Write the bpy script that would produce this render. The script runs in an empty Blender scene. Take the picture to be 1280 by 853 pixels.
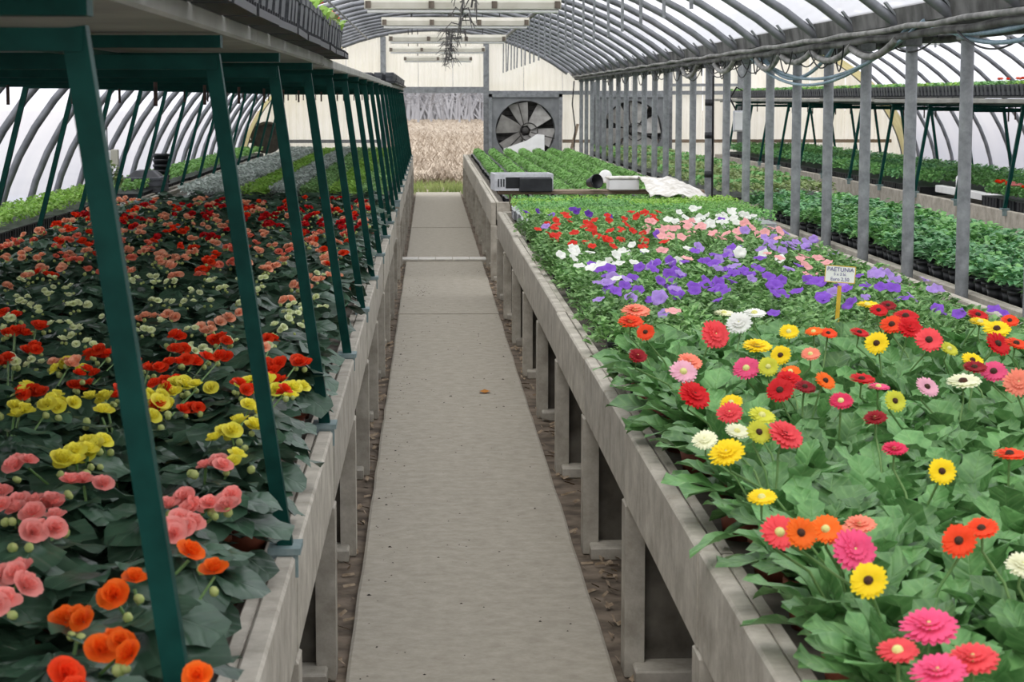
import bpy, math, random
from math import sin, cos, pi, sqrt, atan2, radians
from mathutils import Vector, Matrix, Euler

sc = bpy.context.scene
C = sc.collection
random.seed(7)

# ------------------------------------------------------------------ camera, sky, exposure
FPX, H = 2600.0, 1.70
PITCH = math.atan(303.5 / FPX)
YAW = math.atan(103.0 / FPX * cos(PITCH))
cd = bpy.data.cameras.new('camera'); cam = bpy.data.objects.new('camera', cd); C.objects.link(cam)
cam.location = (0, 0, H)
cam.rotation_euler = (pi / 2 - PITCH, 0, -YAW)
cd.sensor_width = 36.0; cd.lens = FPX / 1280 * 36.0
cd.clip_start = 0.05; cd.clip_end = 2000
cd.dof.use_dof = True; cd.dof.focus_distance = 9.5; cd.dof.aperture_fstop = 16
sc.camera = cam

world = bpy.data.worlds.new('overcast_sky'); sc.world = world; world.use_nodes = True
wn = world.node_tree.nodes; wl = world.node_tree.links
bg = wn['Background']; bg.inputs['Strength'].default_value = 1.0
tc = wn.new('ShaderNodeTexCoord'); sx = wn.new('ShaderNodeSeparateXYZ'); rp = wn.new('ShaderNodeValToRGB')
wl.new(tc.outputs['Generated'], sx.inputs[0]); wl.new(sx.outputs['Z'], rp.inputs[0]); wl.new(rp.outputs[0], bg.inputs['Color'])
rp.color_ramp.elements[0].position = 0.0; rp.color_ramp.elements[0].color = (0.86, 0.87, 0.93, 1)
rp.color_ramp.elements[1].position = 0.7; rp.color_ramp.elements[1].color = (0.95, 0.97, 1.0, 1)
sun_d = bpy.data.lights.new('veiled_sun', 'SUN'); sun = bpy.data.objects.new('veiled_sun', sun_d); C.objects.link(sun)
sun_d.energy = 1.5; sun_d.angle = radians(35); sun_d.color = (1.0, 0.97, 0.93)
sun.rotation_euler = (radians(28), radians(-18), 0); sun.location = (0, 0, 30)
sc.view_settings.view_transform = 'Standard'; sc.view_settings.look = 'None'
sc.view_settings.exposure = 0.80; sc.view_settings.gamma = 1.0
sc.view_settings.use_curve_mapping = False

# ------------------------------------------------------------------ helpers
ONES = 'zeroth first second third fourth fifth sixth seventh eighth ninth tenth eleventh twelfth thirteenth fourteenth fifteenth sixteenth seventeenth eighteenth nineteenth'.split()
TENS = {2: 'twent', 3: 'thirt', 4: 'fort', 5: 'fift', 6: 'sixt', 7: 'sevent', 8: 'eight', 9: 'ninet'}
def nth(n):
    if n < 20: return ONES[n]
    t, u = divmod(n, 10)
    return TENS[t] + ('ieth' if u == 0 else 'y-' + ONES[u])

def base_mat(name):
    m = bpy.data.materials.new(name); m.use_nodes = True
    return m, m.node_tree.nodes, m.node_tree.links, m.node_tree.nodes['Principled BSDF']

def mat(name, col, col2=None, rough=0.7, scale=8.0, metal=0.0, bump=0.0, rnd=0.0, detail=4.0, trans=0.0, coords='Object', stretch=None, spec=0.35, lo=0.35, hi=0.65, nr=0.5, vein=0.0):
    m, N, L, P = base_mat(name)
    P.inputs['Roughness'].default_value = rough; P.inputs['Metallic'].default_value = metal
    P.inputs['Specular IOR Level'].default_value = spec
    src = None
    if col2 is not None:
        t = N.new('ShaderNodeTexCoord'); no = N.new('ShaderNodeTexNoise'); r = N.new('ShaderNodeValToRGB')
        no.inputs['Scale'].default_value = scale; no.inputs['Detail'].default_value = detail; no.inputs['Roughness'].default_value = nr
        if stretch:
            mp = N.new('ShaderNodeMapping'); mp.inputs['Scale'].default_value = stretch
            L.new(t.outputs[coords], mp.inputs[0]); L.new(mp.outputs[0], no.inputs['Vector'])
        else: L.new(t.outputs[coords], no.inputs['Vector'])
        r.color_ramp.elements[0].position = lo; r.color_ramp.elements[1].position = hi
        r.color_ramp.elements[0].color = (*col, 1); r.color_ramp.elements[1].color = (*col2, 1)
        L.new(no.outputs[0], r.inputs[0]); src = r.outputs[0]
        if bump:
            b = N.new('ShaderNodeBump'); b.inputs['Strength'].default_value = bump; b.inputs['Distance'].default_value = 0.01
            L.new(no.outputs[0], b.inputs['Height']); L.new(b.outputs[0], P.inputs['Normal'])
    if rnd:
        oi = N.new('ShaderNodeObjectInfo'); hs = N.new('ShaderNodeHueSaturation'); mr = N.new('ShaderNodeMapRange')
        mr.inputs['To Min'].default_value = 1 - rnd; mr.inputs['To Max'].default_value = 1 + rnd
        L.new(oi.outputs['Random'], mr.inputs[0]); L.new(mr.outputs[0], hs.inputs['Value'])
        hs.inputs['Color'].default_value = (*col, 1)
        if src: L.new(src, hs.inputs['Color'])
        src = hs.outputs[0]
    if vein:
        # paler midrib and side veins laid out along the blade's own length
        t2 = N.new('ShaderNodeTexCoord'); sp = N.new('ShaderNodeSeparateXYZ'); L.new(t2.outputs['Object'], sp.inputs[0])
        def mth(op, a, b_=None):
            q = N.new('ShaderNodeMath'); q.operation = op
            for k_, v_ in ((0, a), (1, b_)):
                if v_ is None: continue
                if isinstance(v_, (int, float)): q.inputs[k_].default_value = v_
                else: L.new(v_, q.inputs[k_])
            return q.outputs[0]
        ax = mth('ABSOLUTE', sp.outputs['X']); mid = mth('SUBTRACT', 1.0, mth('MINIMUM', 1.0, mth('MULTIPLY', ax, 420.0)))
        side = mth('POWER', mth('ABSOLUTE', mth('SINE', mth('MULTIPLY', mth('SUBTRACT', sp.outputs['Y'], mth('MULTIPLY', ax, 0.8)), vein))), 9.0)
        hgt = mth('MAXIMUM', mid, mth('MULTIPLY', side, 0.55))
        mxv = N.new('ShaderNodeMix'); mxv.data_type = 'RGBA'; mxv.inputs[7].default_value = (min(1, col2[0] * 2.2), min(1, col2[1] * 1.7), min(1, col2[2] * 1.9), 1)
        L.new(mth('MULTIPLY', hgt, 0.26), mxv.inputs[0]); L.new(src, mxv.inputs[6]); src = mxv.outputs[2]
        bv = N.new('ShaderNodeBump'); bv.inputs['Strength'].default_value = 0.45; bv.inputs['Distance'].default_value = 0.004; bv.invert = True
        L.new(hgt, bv.inputs['Height']); L.new(bv.outputs[0], P.inputs['Normal'])
    if src: L.new(src, P.inputs['Base Color'])
    else: P.inputs['Base Color'].default_value = (*col, 1)
    if trans:
        out = N['Material Output']; tr = N.new('ShaderNodeBsdfTranslucent'); mx = N.new('ShaderNodeMixShader')
        mx.inputs[0].default_value = trans
        if src: L.new(src, tr.inputs[0])
        else: tr.inputs[0].default_value = (*col, 1)
        L.new(P.outputs[0], mx.inputs[1]); L.new(tr.outputs[0], mx.inputs[2]); L.new(mx.outputs[0], out.inputs[0])
    return m

def film_mat():
    m, N, L, P = base_mat('polythene_film')
    out = N['Material Output']
    t = N.new('ShaderNodeTexCoord'); no = N.new('ShaderNodeTexNoise'); no.inputs['Scale'].default_value = 1.6; no.inputs['Detail'].default_value = 6
    L.new(t.outputs['Object'], no.inputs['Vector'])
    r = N.new('ShaderNodeValToRGB'); r.color_ramp.elements[0].color = (0.80, 0.79, 0.84, 1); r.color_ramp.elements[1].color = (0.94, 0.94, 0.97, 1)
    L.new(no.outputs[0], r.inputs[0])
    # grime and algae on the low part of the sheet, clean plastic overhead
    sp = N.new('ShaderNodeSeparateXYZ'); L.new(t.outputs['Object'], sp.inputs[0])
    ad = N.new('ShaderNodeMath'); ad.operation = 'MULTIPLY_ADD'; ad.inputs[1].default_value = 0.9; L.new(no.outputs[0], ad.inputs[0]); L.new(sp.outputs['Z'], ad.inputs[2])
    mr = N.new('ShaderNodeMapRange'); mr.inputs['From Min'].default_value = 1.2; mr.inputs['From Max'].default_value = 2.9; L.new(ad.outputs[0], mr.inputs[0])
    mg = N.new('ShaderNodeMix'); mg.data_type = 'RGBA'; mg.inputs[6].default_value = (0.55, 0.56, 0.62, 1); L.new(mr.outputs[0], mg.inputs[0]); L.new(r.outputs[0], mg.inputs[7])
    tr = N.new('ShaderNodeBsdfTranslucent'); df = N.new('ShaderNodeBsdfDiffuse'); tp = N.new('ShaderNodeBsdfTransparent')
    L.new(mg.outputs[2], tr.inputs[0]); L.new(mg.outputs[2], df.inputs[0]); tp.inputs[0].default_value = (0.97, 0.97, 0.99, 1)
    a = N.new('ShaderNodeMixShader'); a.inputs[0].default_value = 0.3
    L.new(tr.outputs[0], a.inputs[1]); L.new(df.outputs[0], a.inputs[2])
    b = N.new('ShaderNodeMixShader'); mt = N.new('ShaderNodeMapRange'); mt.inputs['To Min'].default_value = 0.12; mt.inputs['To Max'].default_value = 0.40
    L.new(mr.outputs[0], mt.inputs[0]); L.new(mt.outputs[0], b.inputs[0])
    L.new(a.outputs[0], b.inputs[1]); L.new(tp.outputs[0], b.inputs[2]); L.new(b.outputs[0], out.inputs[0])
    return m

M = {}
M['film'] = film_mat()
M['concrete'] = mat('weathered_concrete', (0.29, 0.262, 0.21), (0.56, 0.525, 0.445), 0.9, 9.0, bump=0.35, rnd=0.12, detail=10, lo=0.3, hi=0.7, nr=0.68)
M['path'] = mat('path_concrete', (0.315, 0.280, 0.218), (0.50, 0.462, 0.378), 0.9, 14.0, bump=0.4, detail=12, lo=0.25, hi=0.72, nr=0.74)
M['strip'] = mat('pale_strip_concrete', (0.62, 0.60, 0.54), (0.76, 0.73, 0.66), 0.9, 9.0, bump=0.2, detail=8)
M['soil'] = mat('soil', (0.09, 0.07, 0.05), (0.24, 0.19, 0.14), 1.0, 9.0, bump=0.9, detail=10)
M['galv'] = mat('galvanised_steel', (0.18, 0.19, 0.197), (0.31, 0.325, 0.33), 0.6, 14.0, metal=0.3, rnd=0.10, detail=8, nr=0.65)
M['rib'] = mat('rib_steel', (0.14, 0.146, 0.155), (0.22, 0.228, 0.24), 0.45, 9.0, metal=0.35)
M['green'] = mat('green_paint', (0.001, 0.034, 0.026), (0.003, 0.050, 0.039), 0.5, 20.0, spec=0.12)
M['pad'] = mat('grey_foot_metal', (0.16, 0.24, 0.24), (0.26, 0.33, 0.33), 0.5, 30.0, metal=0.2)
M['rod'] = mat('rusty_rod', (0.05, 0.035, 0.03), (0.11, 0.06, 0.045), 0.7, 40.0)
M['board'] = mat('shelf_board_grey', (0.26, 0.26, 0.23), (0.36, 0.355, 0.32), 0.8, 3.0, bump=0.1)
M['black'] = mat('black_plastic', (0.012, 0.013, 0.015), (0.022, 0.024, 0.027), 0.45, 12.0, rnd=0.3)
M['greyblack'] = mat('dusty_black_plastic', (0.03, 0.033, 0.037), (0.10, 0.105, 0.115), 0.5, 10.0, stretch=(1, 30, 1))
M['terra'] = mat('terracotta_plastic', (0.20, 0.055, 0.028), (0.29, 0.085, 0.045), 0.6, 10.0, rnd=0.2)
M['peat'] = mat('peat_soil', (0.012, 0.008, 0.006), (0.045, 0.03, 0.02), 1.0, 60.0)
M['cream'] = None
M['creambar'] = mat('cream_enamel', (0.46, 0.44, 0.36), (0.56, 0.54, 0.46), 0.5, 6.0)
M['clamp'] = mat('brown_clamp', (0.10, 0.08, 0.06), (0.16, 0.13, 0.10), 0.6, 20.0)
M['white'] = mat('white_plastic', (0.82, 0.82, 0.80), (0.9, 0.9, 0.88), 0.6, 8.0)
M['fleece'] = mat('dusty_white_sheet', (0.55, 0.52, 0.45), (0.82, 0.80, 0.75), 0.85, 16.0, bump=0.5)
M['foam'] = mat('grey_polystyrene', (0.50, 0.51, 0.53), (0.62, 0.63, 0.65), 0.8, 30.0, bump=0.2)
M['wood'] = mat('raw_plank', (0.20, 0.15, 0.10), (0.33, 0.26, 0.19), 0.85, 6.0, stretch=(1, 12, 12))
M['fanframe'] = mat('fan_housing_grey', (0.16, 0.17, 0.175), (0.23, 0.24, 0.245), 0.6, 6.0)
M['fandark'] = mat('fan_louvre_dark', (0.035, 0.034, 0.033), (0.07, 0.066, 0.06), 0.7, 12.0)
M['blade'] = mat('fan_blade_metal', (0.30, 0.29, 0.27), (0.44, 0.43, 0.40), 0.5, 8.0, metal=0.1)
M['hose'] = mat('blue_grey_hose', (0.16, 0.25, 0.30), (0.26, 0.36, 0.42), 0.5, 25.0)
M['pipe'] = mat('pale_grey_pipe', (0.13, 0.13, 0.12), (0.30, 0.295, 0.275), 0.7, 9.0, detail=8)
M['cable'] = mat('black_cable', (0.015, 0.015, 0.016), None, 0.5)
M['gutter'] = mat('stained_gutter', (0.045, 0.045, 0.04), (0.16, 0.16, 0.15), 0.7, 6.0, detail=8)
M['yellow_wood'] = mat('yellow_stake', (0.62, 0.38, 0.03), (0.75, 0.5, 0.06), 0.6, 20.0)
M['card'] = mat('white_card', (0.86, 0.86, 0.80), (0.92, 0.92, 0.88), 0.7, 20.0)
M['ink'] = mat('violet_ink', (0.13, 0.10, 0.30), None, 0.7)
M['dryvine'] = mat('dry_vine', (0.05, 0.05, 0.05), (0.13, 0.125, 0.115), 0.9, 20.0)
M['field'] = mat('field_soil', (0.22, 0.175, 0.135), (0.42, 0.355, 0.28), 1.0, 0.8, detail=10)
M['straw'] = mat('corn_straw', (0.27, 0.215, 0.165), (0.52, 0.445, 0.36), 0.9, 1.2, rnd=0.1, detail=8)
M['grass'] = mat('field_grass', (0.16, 0.24, 0.06), (0.36, 0.40, 0.16), 0.9, 1.5, trans=0.2)
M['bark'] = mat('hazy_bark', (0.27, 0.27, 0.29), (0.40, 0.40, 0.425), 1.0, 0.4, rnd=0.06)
M['yfilm'] = mat('yellowed_film', (0.62, 0.54, 0.26), (0.74, 0.66, 0.36), 0.7, 5.0, trans=0.5)
M['cream'] = mat('cream_sheeting', (0.88, 0.85, 0.74), (0.95, 0.93, 0.85), 0.6, 1.4, trans=0.62, rnd=0.02)
M['shaded'] = mat('shaded_concrete', (0.075, 0.066, 0.052), (0.17, 0.155, 0.125), 0.95, 8.0, bump=0.3, rnd=0.1, detail=8)  # weathered concrete darkened to carry the shade under benches and between pots
M['yard'] = mat('pale_yard_gravel', (0.30, 0.29, 0.29), (0.42, 0.41, 0.41), 1.0, 6.0, detail=8)
M['bud'] = mat('green_flower_bud', (0.42, 0.52, 0.14), (0.60, 0.62, 0.25), 0.6, 40.0, trans=0.2)
M['debris'] = mat('wood_chips', (0.22, 0.16, 0.10), (0.42, 0.33, 0.23), 1.0, 40.0)
M['leaf_orange'] = mat('fallen_leaf_orange', (0.5, 0.2, 0.03), None, 0.8)
M['paper'] = mat('warm_grey_plastic', (0.42, 0.40, 0.33), None, 0.7)
# greens
M['beg_leaf'] = mat('begonia_leaf', (0.024, 0.066, 0.036), (0.060, 0.125, 0.072), 0.42, 18.0, rnd=0.38, trans=0.15, spec=0.5, vein=95.0)
M['ger_leaf'] = mat('gerbera_leaf', (0.075, 0.205, 0.055), (0.165, 0.35, 0.115), 0.45, 25.0, rnd=0.36, trans=0.22, spec=0.45, vein=130.0)
M['pet_leaf'] = mat('petunia_leaf', (0.085, 0.22, 0.055), (0.32, 0.53, 0.20), 0.6, 38.0, rnd=0.2, trans=0.28, lo=0.38, hi=0.62)
M['seed_leaf'] = mat('bright_seedling_leaf', (0.20, 0.42, 0.05), (0.36, 0.58, 0.12), 0.55, 12.0, rnd=0.15, trans=0.3)
M['mid_leaf'] = mat('mid_green_leaf', (0.075, 0.24, 0.055), (0.26, 0.52, 0.17), 0.55, 26.0, rnd=0.2, trans=0.25, lo=0.38, hi=0.62)
M['row_leaf'] = mat('row_green_leaf', (0.14, 0.33, 0.07), (0.25, 0.47, 0.13), 0.55, 14.0, rnd=0.15, trans=0.28)
M['blue_leaf'] = mat('deep_green_leaf', (0.06, 0.21, 0.075), (0.21, 0.45, 0.19), 0.5, 26.0, rnd=0.2, trans=0.2, lo=0.38, hi=0.62)
M['olive_leaf'] = mat('olive_leaf', (0.15, 0.24, 0.06), (0.33, 0.40, 0.17), 0.6, 14.0, rnd=0.2, trans=0.25)
M['silver_leaf'] = mat('silver_leaf', (0.36, 0.43, 0.38), (0.58, 0.63, 0.58), 0.7, 14.0, rnd=0.15, trans=0.2)
M['stem'] = mat('flower_stem', (0.12, 0.25, 0.07), (0.2, 0.33, 0.11), 0.6, 20.0, trans=0.15)
M['disc_dark'] = mat('dark_flower_disc', (0.025, 0.012, 0.008), (0.09, 0.035, 0.015), 0.9, 120.0)
M['disc_pale'] = mat('pale_flower_disc', (0.55, 0.55, 0.16), (0.72, 0.68, 0.28), 0.9, 120.0)
FC = dict(red=(0.62, 0.008, 0.012), darkred=(0.30, 0.006, 0.012), scarlet=(0.86, 0.065, 0.010), redorange=(0.83, 0.065, 0.010), orange=(0.90, 0.16, 0.008),
          coral=(0.80, 0.075, 0.085), salmon=(0.86, 0.27, 0.17), pink=(0.80, 0.09, 0.22), hotpink=(0.68, 0.03, 0.10), palepink=(0.84, 0.46, 0.55), yellow=(0.88, 0.66, 0.010),
          lime=(0.60, 0.60, 0.05), white=(0.86, 0.86, 0.80), cream=(0.82, 0.82, 0.58), peach=(0.95, 0.50, 0.32), begpink=(0.95, 0.37, 0.32),
          begyellow=(0.95, 0.85, 0.11), begwhite=(0.84, 0.88, 0.58), purple=(0.25, 0.09, 0.58), lilac=(0.42, 0.27, 0.68), violet=(0.11, 0.03, 0.32), petpink=(0.90, 0.42, 0.42), petred=(0.68, 0.03, 0.015))
for k, c in FC.items():
    M['fl_' + k] = mat('petal_' + k, c, tuple(min(1, x * 1.12 + 0.015) for x in c), 0.6, 30.0, trans=0.3, spec=0.2, rnd=0.08)

class MB:
    def __init__(s): s.v = []; s.f = []; s.sm = []
    def add(s, vs, fs, smooth=False):
        o = len(s.v); s.v += [tuple(p) for p in vs]; s.f += [tuple(i + o for i in f) for f in fs]; s.sm += [smooth] * len(fs)
    def box(s, x0, x1, y0, y1, z0, z1, R=None):
        vs = [(x, y, z) for z in (z0, z1) for y in (y0, y1) for x in (x0, x1)]
        if R is not None: vs = [R @ Vector(p) for p in vs]
        s.add(vs, [(0, 2, 3, 1), (4, 5, 7, 6), (0, 1, 5, 4), (2, 6, 7, 3), (0, 4, 6, 2), (1, 3, 7, 5)])
    def bbox(s, x0, x1, y0, y1, z0, z1, b=0.006):
        # box with chamfered vertical section along Y and X (bevel on all long edges): 3 stacked rings
        r0 = [(x0 + b, y0 + b), (x1 - b, y0 + b), (x1 - b, y1 - b), (x0 + b, y1 - b)]
        r1 = [(x0, y0), (x1, y0), (x1, y1), (x0, y1)]
        vs = [(x, y, z0) for x, y in r0] + [(x, y, z0 + b) for x, y in r1] + [(x, y, z1 - b) for x, y in r1] + [(x, y, z1) for x, y in r0]
        fs = [(3, 2, 1, 0), (12, 13, 14, 15)]
        for k in range(3):
            for i in range(4):
                j = (i + 1) % 4; fs.append((k * 4 + i, k * 4 + j, k * 4 + 4 + j, k * 4 + 4 + i))
        s.add(vs, fs)
    def tube(s, pts, r, n=8, cap=True):
        pts = [Vector(p) for p in pts]; vs = []; rr = r if isinstance(r, (list, tuple)) else [r] * len(pts)
        up = Vector((0, 0, 1))
        d0 = (pts[1] - pts[0]).normalized()
        a = d0.cross(up)
        if a.length < 1e-3: a = d0.cross(Vector((1, 0, 0)))
        a.normalize()
        for i, p in enumerate(pts):
            d = (pts[min(i + 1, len(pts) - 1)] - pts[max(i - 1, 0)]).normalized()
            a = (a - d * a.dot(d)).normalized(); b = d.cross(a)
            for k in range(n):
                t = 2 * pi * k / n; vs.append(p + (a * cos(t) + b * sin(t)) * rr[i])
        fs = []
        for i in range(len(pts) - 1):
            for k in range(n):
                j = (k + 1) % n; fs.append((i * n + k, i * n + j, (i + 1) * n + j, (i + 1) * n + k))
        s.add(vs, fs, True)
        if cap:
            m = len(pts) - 1
            s.add(vs[:n], [tuple(range(n - 1, -1, -1))]); s.add(vs[m * n:], [tuple(range(n))])
    def bar(s, p, q, w, h=None):
        # rectangular bar from p to q
        p = Vector(p); q = Vector(q); h = h or w; d = (q - p).normalized(); up = Vector((0, 0, 1))
        if abs(d.z) > 0.9: up = Vector((0, 1, 0))
        a = d.cross(up).normalized() * w / 2; b = a.cross(d).normalized() * h / 2
        vs = [p - a - b, p + a - b, p + a + b, p - a + b, q - a - b, q + a - b, q + a + b, q - a + b]
        s.add(vs, [(3, 2, 1, 0), (4, 5, 6, 7), (0, 1, 5, 4), (1, 2, 6, 5), (2, 3, 7, 6), (3, 0, 4, 7)])
    def lathe(s, prof, n=16, c=(0, 0, 0), smooth=True):
        vs = []
        for r, z in prof:
            for k in range(n):
                t = 2 * pi * k / n; vs.append((c[0] + r * cos(t), c[1] + r * sin(t), c[2] + z))
        fs = []
        for i in range(len(prof) - 1):
            for k in range(n):
                j = (k + 1) % n; fs.append((i * n + k, i * n + j, (i + 1) * n + j, (i + 1) * n + k))
        s.add(vs, fs, smooth)
    def mesh(s, name, material=None, obj_slot=False):
        me = bpy.data.meshes.new(name); me.from_pydata(s.v, [], s.f)
        if any(s.sm): me.polygons.foreach_set('use_smooth', s.sm)
        me.materials.append(material)
        me.update(); return me

def obj(name, me, parent=None, loc=None, rot=None, scale=None, material=None):
    o = bpy.data.objects.new(name, me); C.objects.link(o)
    if parent is not None: o.parent = parent
    if loc is not None: o.location = loc
    if rot is not None: o.rotation_euler = rot
    if scale is not None: o.scale = (scale,) * 3 if isinstance(scale, (int, float)) else scale
    if material is not None:
        o.material_slots[0].link = 'OBJECT'; o.material_slots[0].material = material
    return o

def thing(name, label, cat, loc=(0, 0, 0), rotz=0, group=None):
    o = bpy.data.objects.new(name, None); C.objects.link(o); o.empty_display_size = 0.1
    o.location = loc; o.rotation_euler = (0, 0, rotz)
    o['label'] = label; o['category'] = cat
    if group: o['group'] = group
    return o

def tag(o, label, cat, group=None, kind=None):
    o['label'] = label; o['category'] = cat
    if group: o['group'] = group
    if kind: o['kind'] = kind
    return o

def structure(o):
    o['kind'] = 'structure'; return o

def ray(px, py):
    """direction through a photo pixel, scaled so that its Y is 1"""
    d = Vector((px - 640.0, -(py - 426.5), -FPX))
    d = cam.rotation_euler.to_matrix() @ d
    return d / d.y
def at_z(px, py, z):
    d = ray(px, py); t = (z - H) / d.z
    return Vector((d.x * t, t, z))
def to_px(p):
    q = cam.rotation_euler.to_matrix().transposed() @ (Vector(p) - Vector((0, 0, H)))
    return 640 + FPX * q.x / -q.z, 426.5 - FPX * q.y / -q.z

# ------------------------------------------------------------------ dimensions
END = 37.8
BAY_L, BAY_R = 1.7, 0
LEG_Y = [2.72 + 1.70 * k for k in range(22)]
TOP, BOT, DECK = 0.725, 0.50, 0.685
POST_X, POST_Y = 2.655, [10.27 + 1.196 * k for k in range(-3, 23)]
A_, B_, Z0 = 3.45, 2.65, 0.30
CL, CR = 0.05, 5.22           # arch centres
def arch(c, x):
    t = max(0.0, 1 - ((x - c) / A_) ** 2); return Z0 + B_ * sqrt(t)

# ------------------------------------------------------------------ floor, ground, path
mb = MB(); mb.box(-3.5, 8.75, -3, END, -0.12, -0.03); floor = structure(obj('floor', mb.mesh('floor', M['soil'])))
mb = MB()
nx, ny = 24, 40
mb.add([(-120 + 240 * i / nx, (END if True else 0) + 0.0 + 260 * j / ny, -0.05) for j in range(ny + 1) for i in range(nx + 1)],
       [(j * (nx + 1) + i, j * (nx + 1) + i + 1, (j + 1) * (nx + 1) + i + 1, (j + 1) * (nx + 1) + i) for j in range(ny) for i in range(nx)])
structure(obj('ground', mb.mesh('ground', M['field'])))
mb = MB()
mb.add([(-120, -30, -0.06), (-3.5, -30, -0.06), (-3.5, END, -0.06), (-120, END, -0.06)], [(0, 1, 2, 3)])
mb.add([(8.75, -30, -0.06), (120, -30, -0.06), (120, END, -0.06), (8.75, END, -0.06)], [(0, 1, 2, 3)])
mb.add([(-3.5, -30, -0.06), (8.75, -30, -0.06), (8.75, -3, -0.06), (-3.5, -3, -0.06)], [(0, 1, 2, 3)])
structure(obj('ground', mb.mesh('yard', M['yard'])))

PX0, PX1 = -0.255, 0.544
def slab_mesh(x0, x1, y0, y1, z0, z1, m, seed=0, n=14):
    rnd = random.Random(seed); b = MB()
    ys = [y0 + (y1 - y0) * i / n for i in range(n + 1)]
    vs = []
    for i, y in enumerate(ys):
        e0 = rnd.uniform(-.003, .003); e1 = rnd.uniform(-.003, .003)
        vs += [(x0 + e0, y, z0), (x0 + e0, y, z1 - .006), (x0 + e0 + .01, y, z1), (x1 + e1 - .01, y, z1), (x1 + e1, y, z1 - .006), (x1 + e1, y, z0)]
    fs = []
    for i in range(n):
        for k in range(5): fs.append((i * 6 + k, i * 6 + k + 1, i * 6 + 7 + k, i * 6 + 6 + k))
    fs += [(5, 4, 3, 2, 1, 0), tuple(n * 6 + k for k in range(6))]
    b.add(vs, fs); return b.mesh('slab', m)
for k, (a, b_) in enumerate([(-1.0, 5.45), (5.46, 10.97), (10.985, 16.4), (16.41, 21.72), (22.3, 27.5), (27.515, 32.8), (32.81, 38.0)]):
    s = obj('slab', slab_mesh(PX0, PX1, a, b_, -0.05, 0.0 + (0.004 if k % 2 else 0), M['path'], k), floor)
mb = MB(); mb.bbox(-0.30, 0.585, 21.73, 22.29, -0.05, 0.012); crossing = obj('slab', mb.mesh('crossing_bed', M['path']), floor)
for k in range(5):
    mb = MB(); x = -0.30 + k * 0.178
    mb.bbox(x, x + .173, 21.73, 22.02, 0.012, 0.03, 0.004); obj('block', mb.mesh('block', M['strip']), floor)
# wood chips beside the path
rnd = random.Random(3); mb = MB()
for i in range(5200):
    side = rnd.random() < .5
    x = rnd.uniform(-1.0, -.27) if side else rnd.uniform(.56, 1.35); y = rnd.uniform(2.5, 22)
    a = rnd.uniform(0, pi); L = rnd.uniform(.006, .026); w = rnd.uniform(.003, .008); z = -.028 + rnd.uniform(0, .012)
    dx, dy = cos(a) * L, sin(a) * L; ex, ey = -sin(a) * w, cos(a) * w; t = rnd.uniform(0, .015)
    mb.add([(x - dx - ex, y - dy - ey, z), (x + dx - ex, y + dy - ey, z + t), (x + dx + ex, y + dy + ey, z + t + .006), (x - dx + ex, y - dy + ey, z + .008)], [(0, 1, 2, 3)])
tag(obj('bark_litter', mb.mesh('bark_litter', M['debris'])), 'brown bark chips and leaf litter lying along both sides of the concrete path', 'litter', kind='stuff')
mb = MB()
for i in range(420):
    if i < 260: x, y = rnd.uniform(PX0 + .03, PX1 - .03), rnd.uniform(4.5, 21)
    elif i < 340: x, y = rnd.gauss(-.10, .05), rnd.gauss(18.4, .35)
    else: x, y = rnd.gauss(-.18, .03), rnd.uniform(5, 15)
    if not PX0 + .02 < x < PX1 - .02: continue
    q = rnd.uniform(.0015, .005) * (1.6 if rnd.random() < .08 else 1); h = q * .7; a = rnd.uniform(0, 3)
    v4 = [(x + cos(a + k * pi / 2) * q * (1 + .4 * (k % 2)), y + sin(a + k * pi / 2) * q, .0035) for k in range(4)]
    mb.add(v4 + [(x, y, .0035 + h)], [(0, 1, 4), (1, 2, 4), (2, 3, 4), (3, 0, 4)])
tag(obj('soil_crumbs', mb.mesh('soil_crumbs', M['peat'])), 'dark crumbs of potting soil scattered on the concrete path', 'crumbs', kind='stuff')
p = at_z(606, 491, 0.004)
mb = MB(); mb.add([(0, -.03, .002), (.035, -.01, .012), (.03, .03, .006), (0, .045, .014), (-.03, .03, .004), (-.035, -.01, .012), (0, 0, .0)], [(6, 0, 1), (6, 1, 2), (6, 2, 3), (6, 3, 4), (6, 4, 5), (6, 5, 0)])
tag(obj('fallen_leaf', mb.mesh('fallen_leaf', M['leaf_orange']), loc=(p.x, p.y, 0.004)), 'small orange fallen leaf lying alone on the concrete path', 'leaf')

# ------------------------------------------------------------------ roof: film, ribs, gutter
def film_bay(c, x0, x1, name):
    b = MB(); n = 40; pts = []
    a0 = math.acos(max(-1, min(1, (x0 - c) / A_))); a1 = math.acos(max(-1, min(1, (x1 - c) / A_)))
    for i in range(n + 1):
        t = a0 + (a1 - a0) * i / n; pts.append((c + A_ * 1.012 * cos(t), Z0 + B_ * 1.012 * sin(t) + .02))
    if x0 <= c - A_ + .01: pts = [(c - A_ * 1.012, -.1)] + pts
    if x1 >= c + A_ - .01: pts = pts + [(c + A_ * 1.012, -.1)]
    ys = [-3 + (END + 3) * j / 34 for j in range(35)]
    m = len(pts)
    b.add([(x, y, z) for y in ys for x, z in pts], [(j * m + i, j * m + i + 1, (j + 1) * m + i + 1, (j + 1) * m + i) for j in range(34) for i in range(m - 1)], True)
    return structure(obj(name, b.mesh(name, M['film'])))
ceilL = film_bay(CL, CL - A_, 2.60, 'ceiling')
ceilR = film_bay(CR, 2.70, CR + A_, 'ceiling')
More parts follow.
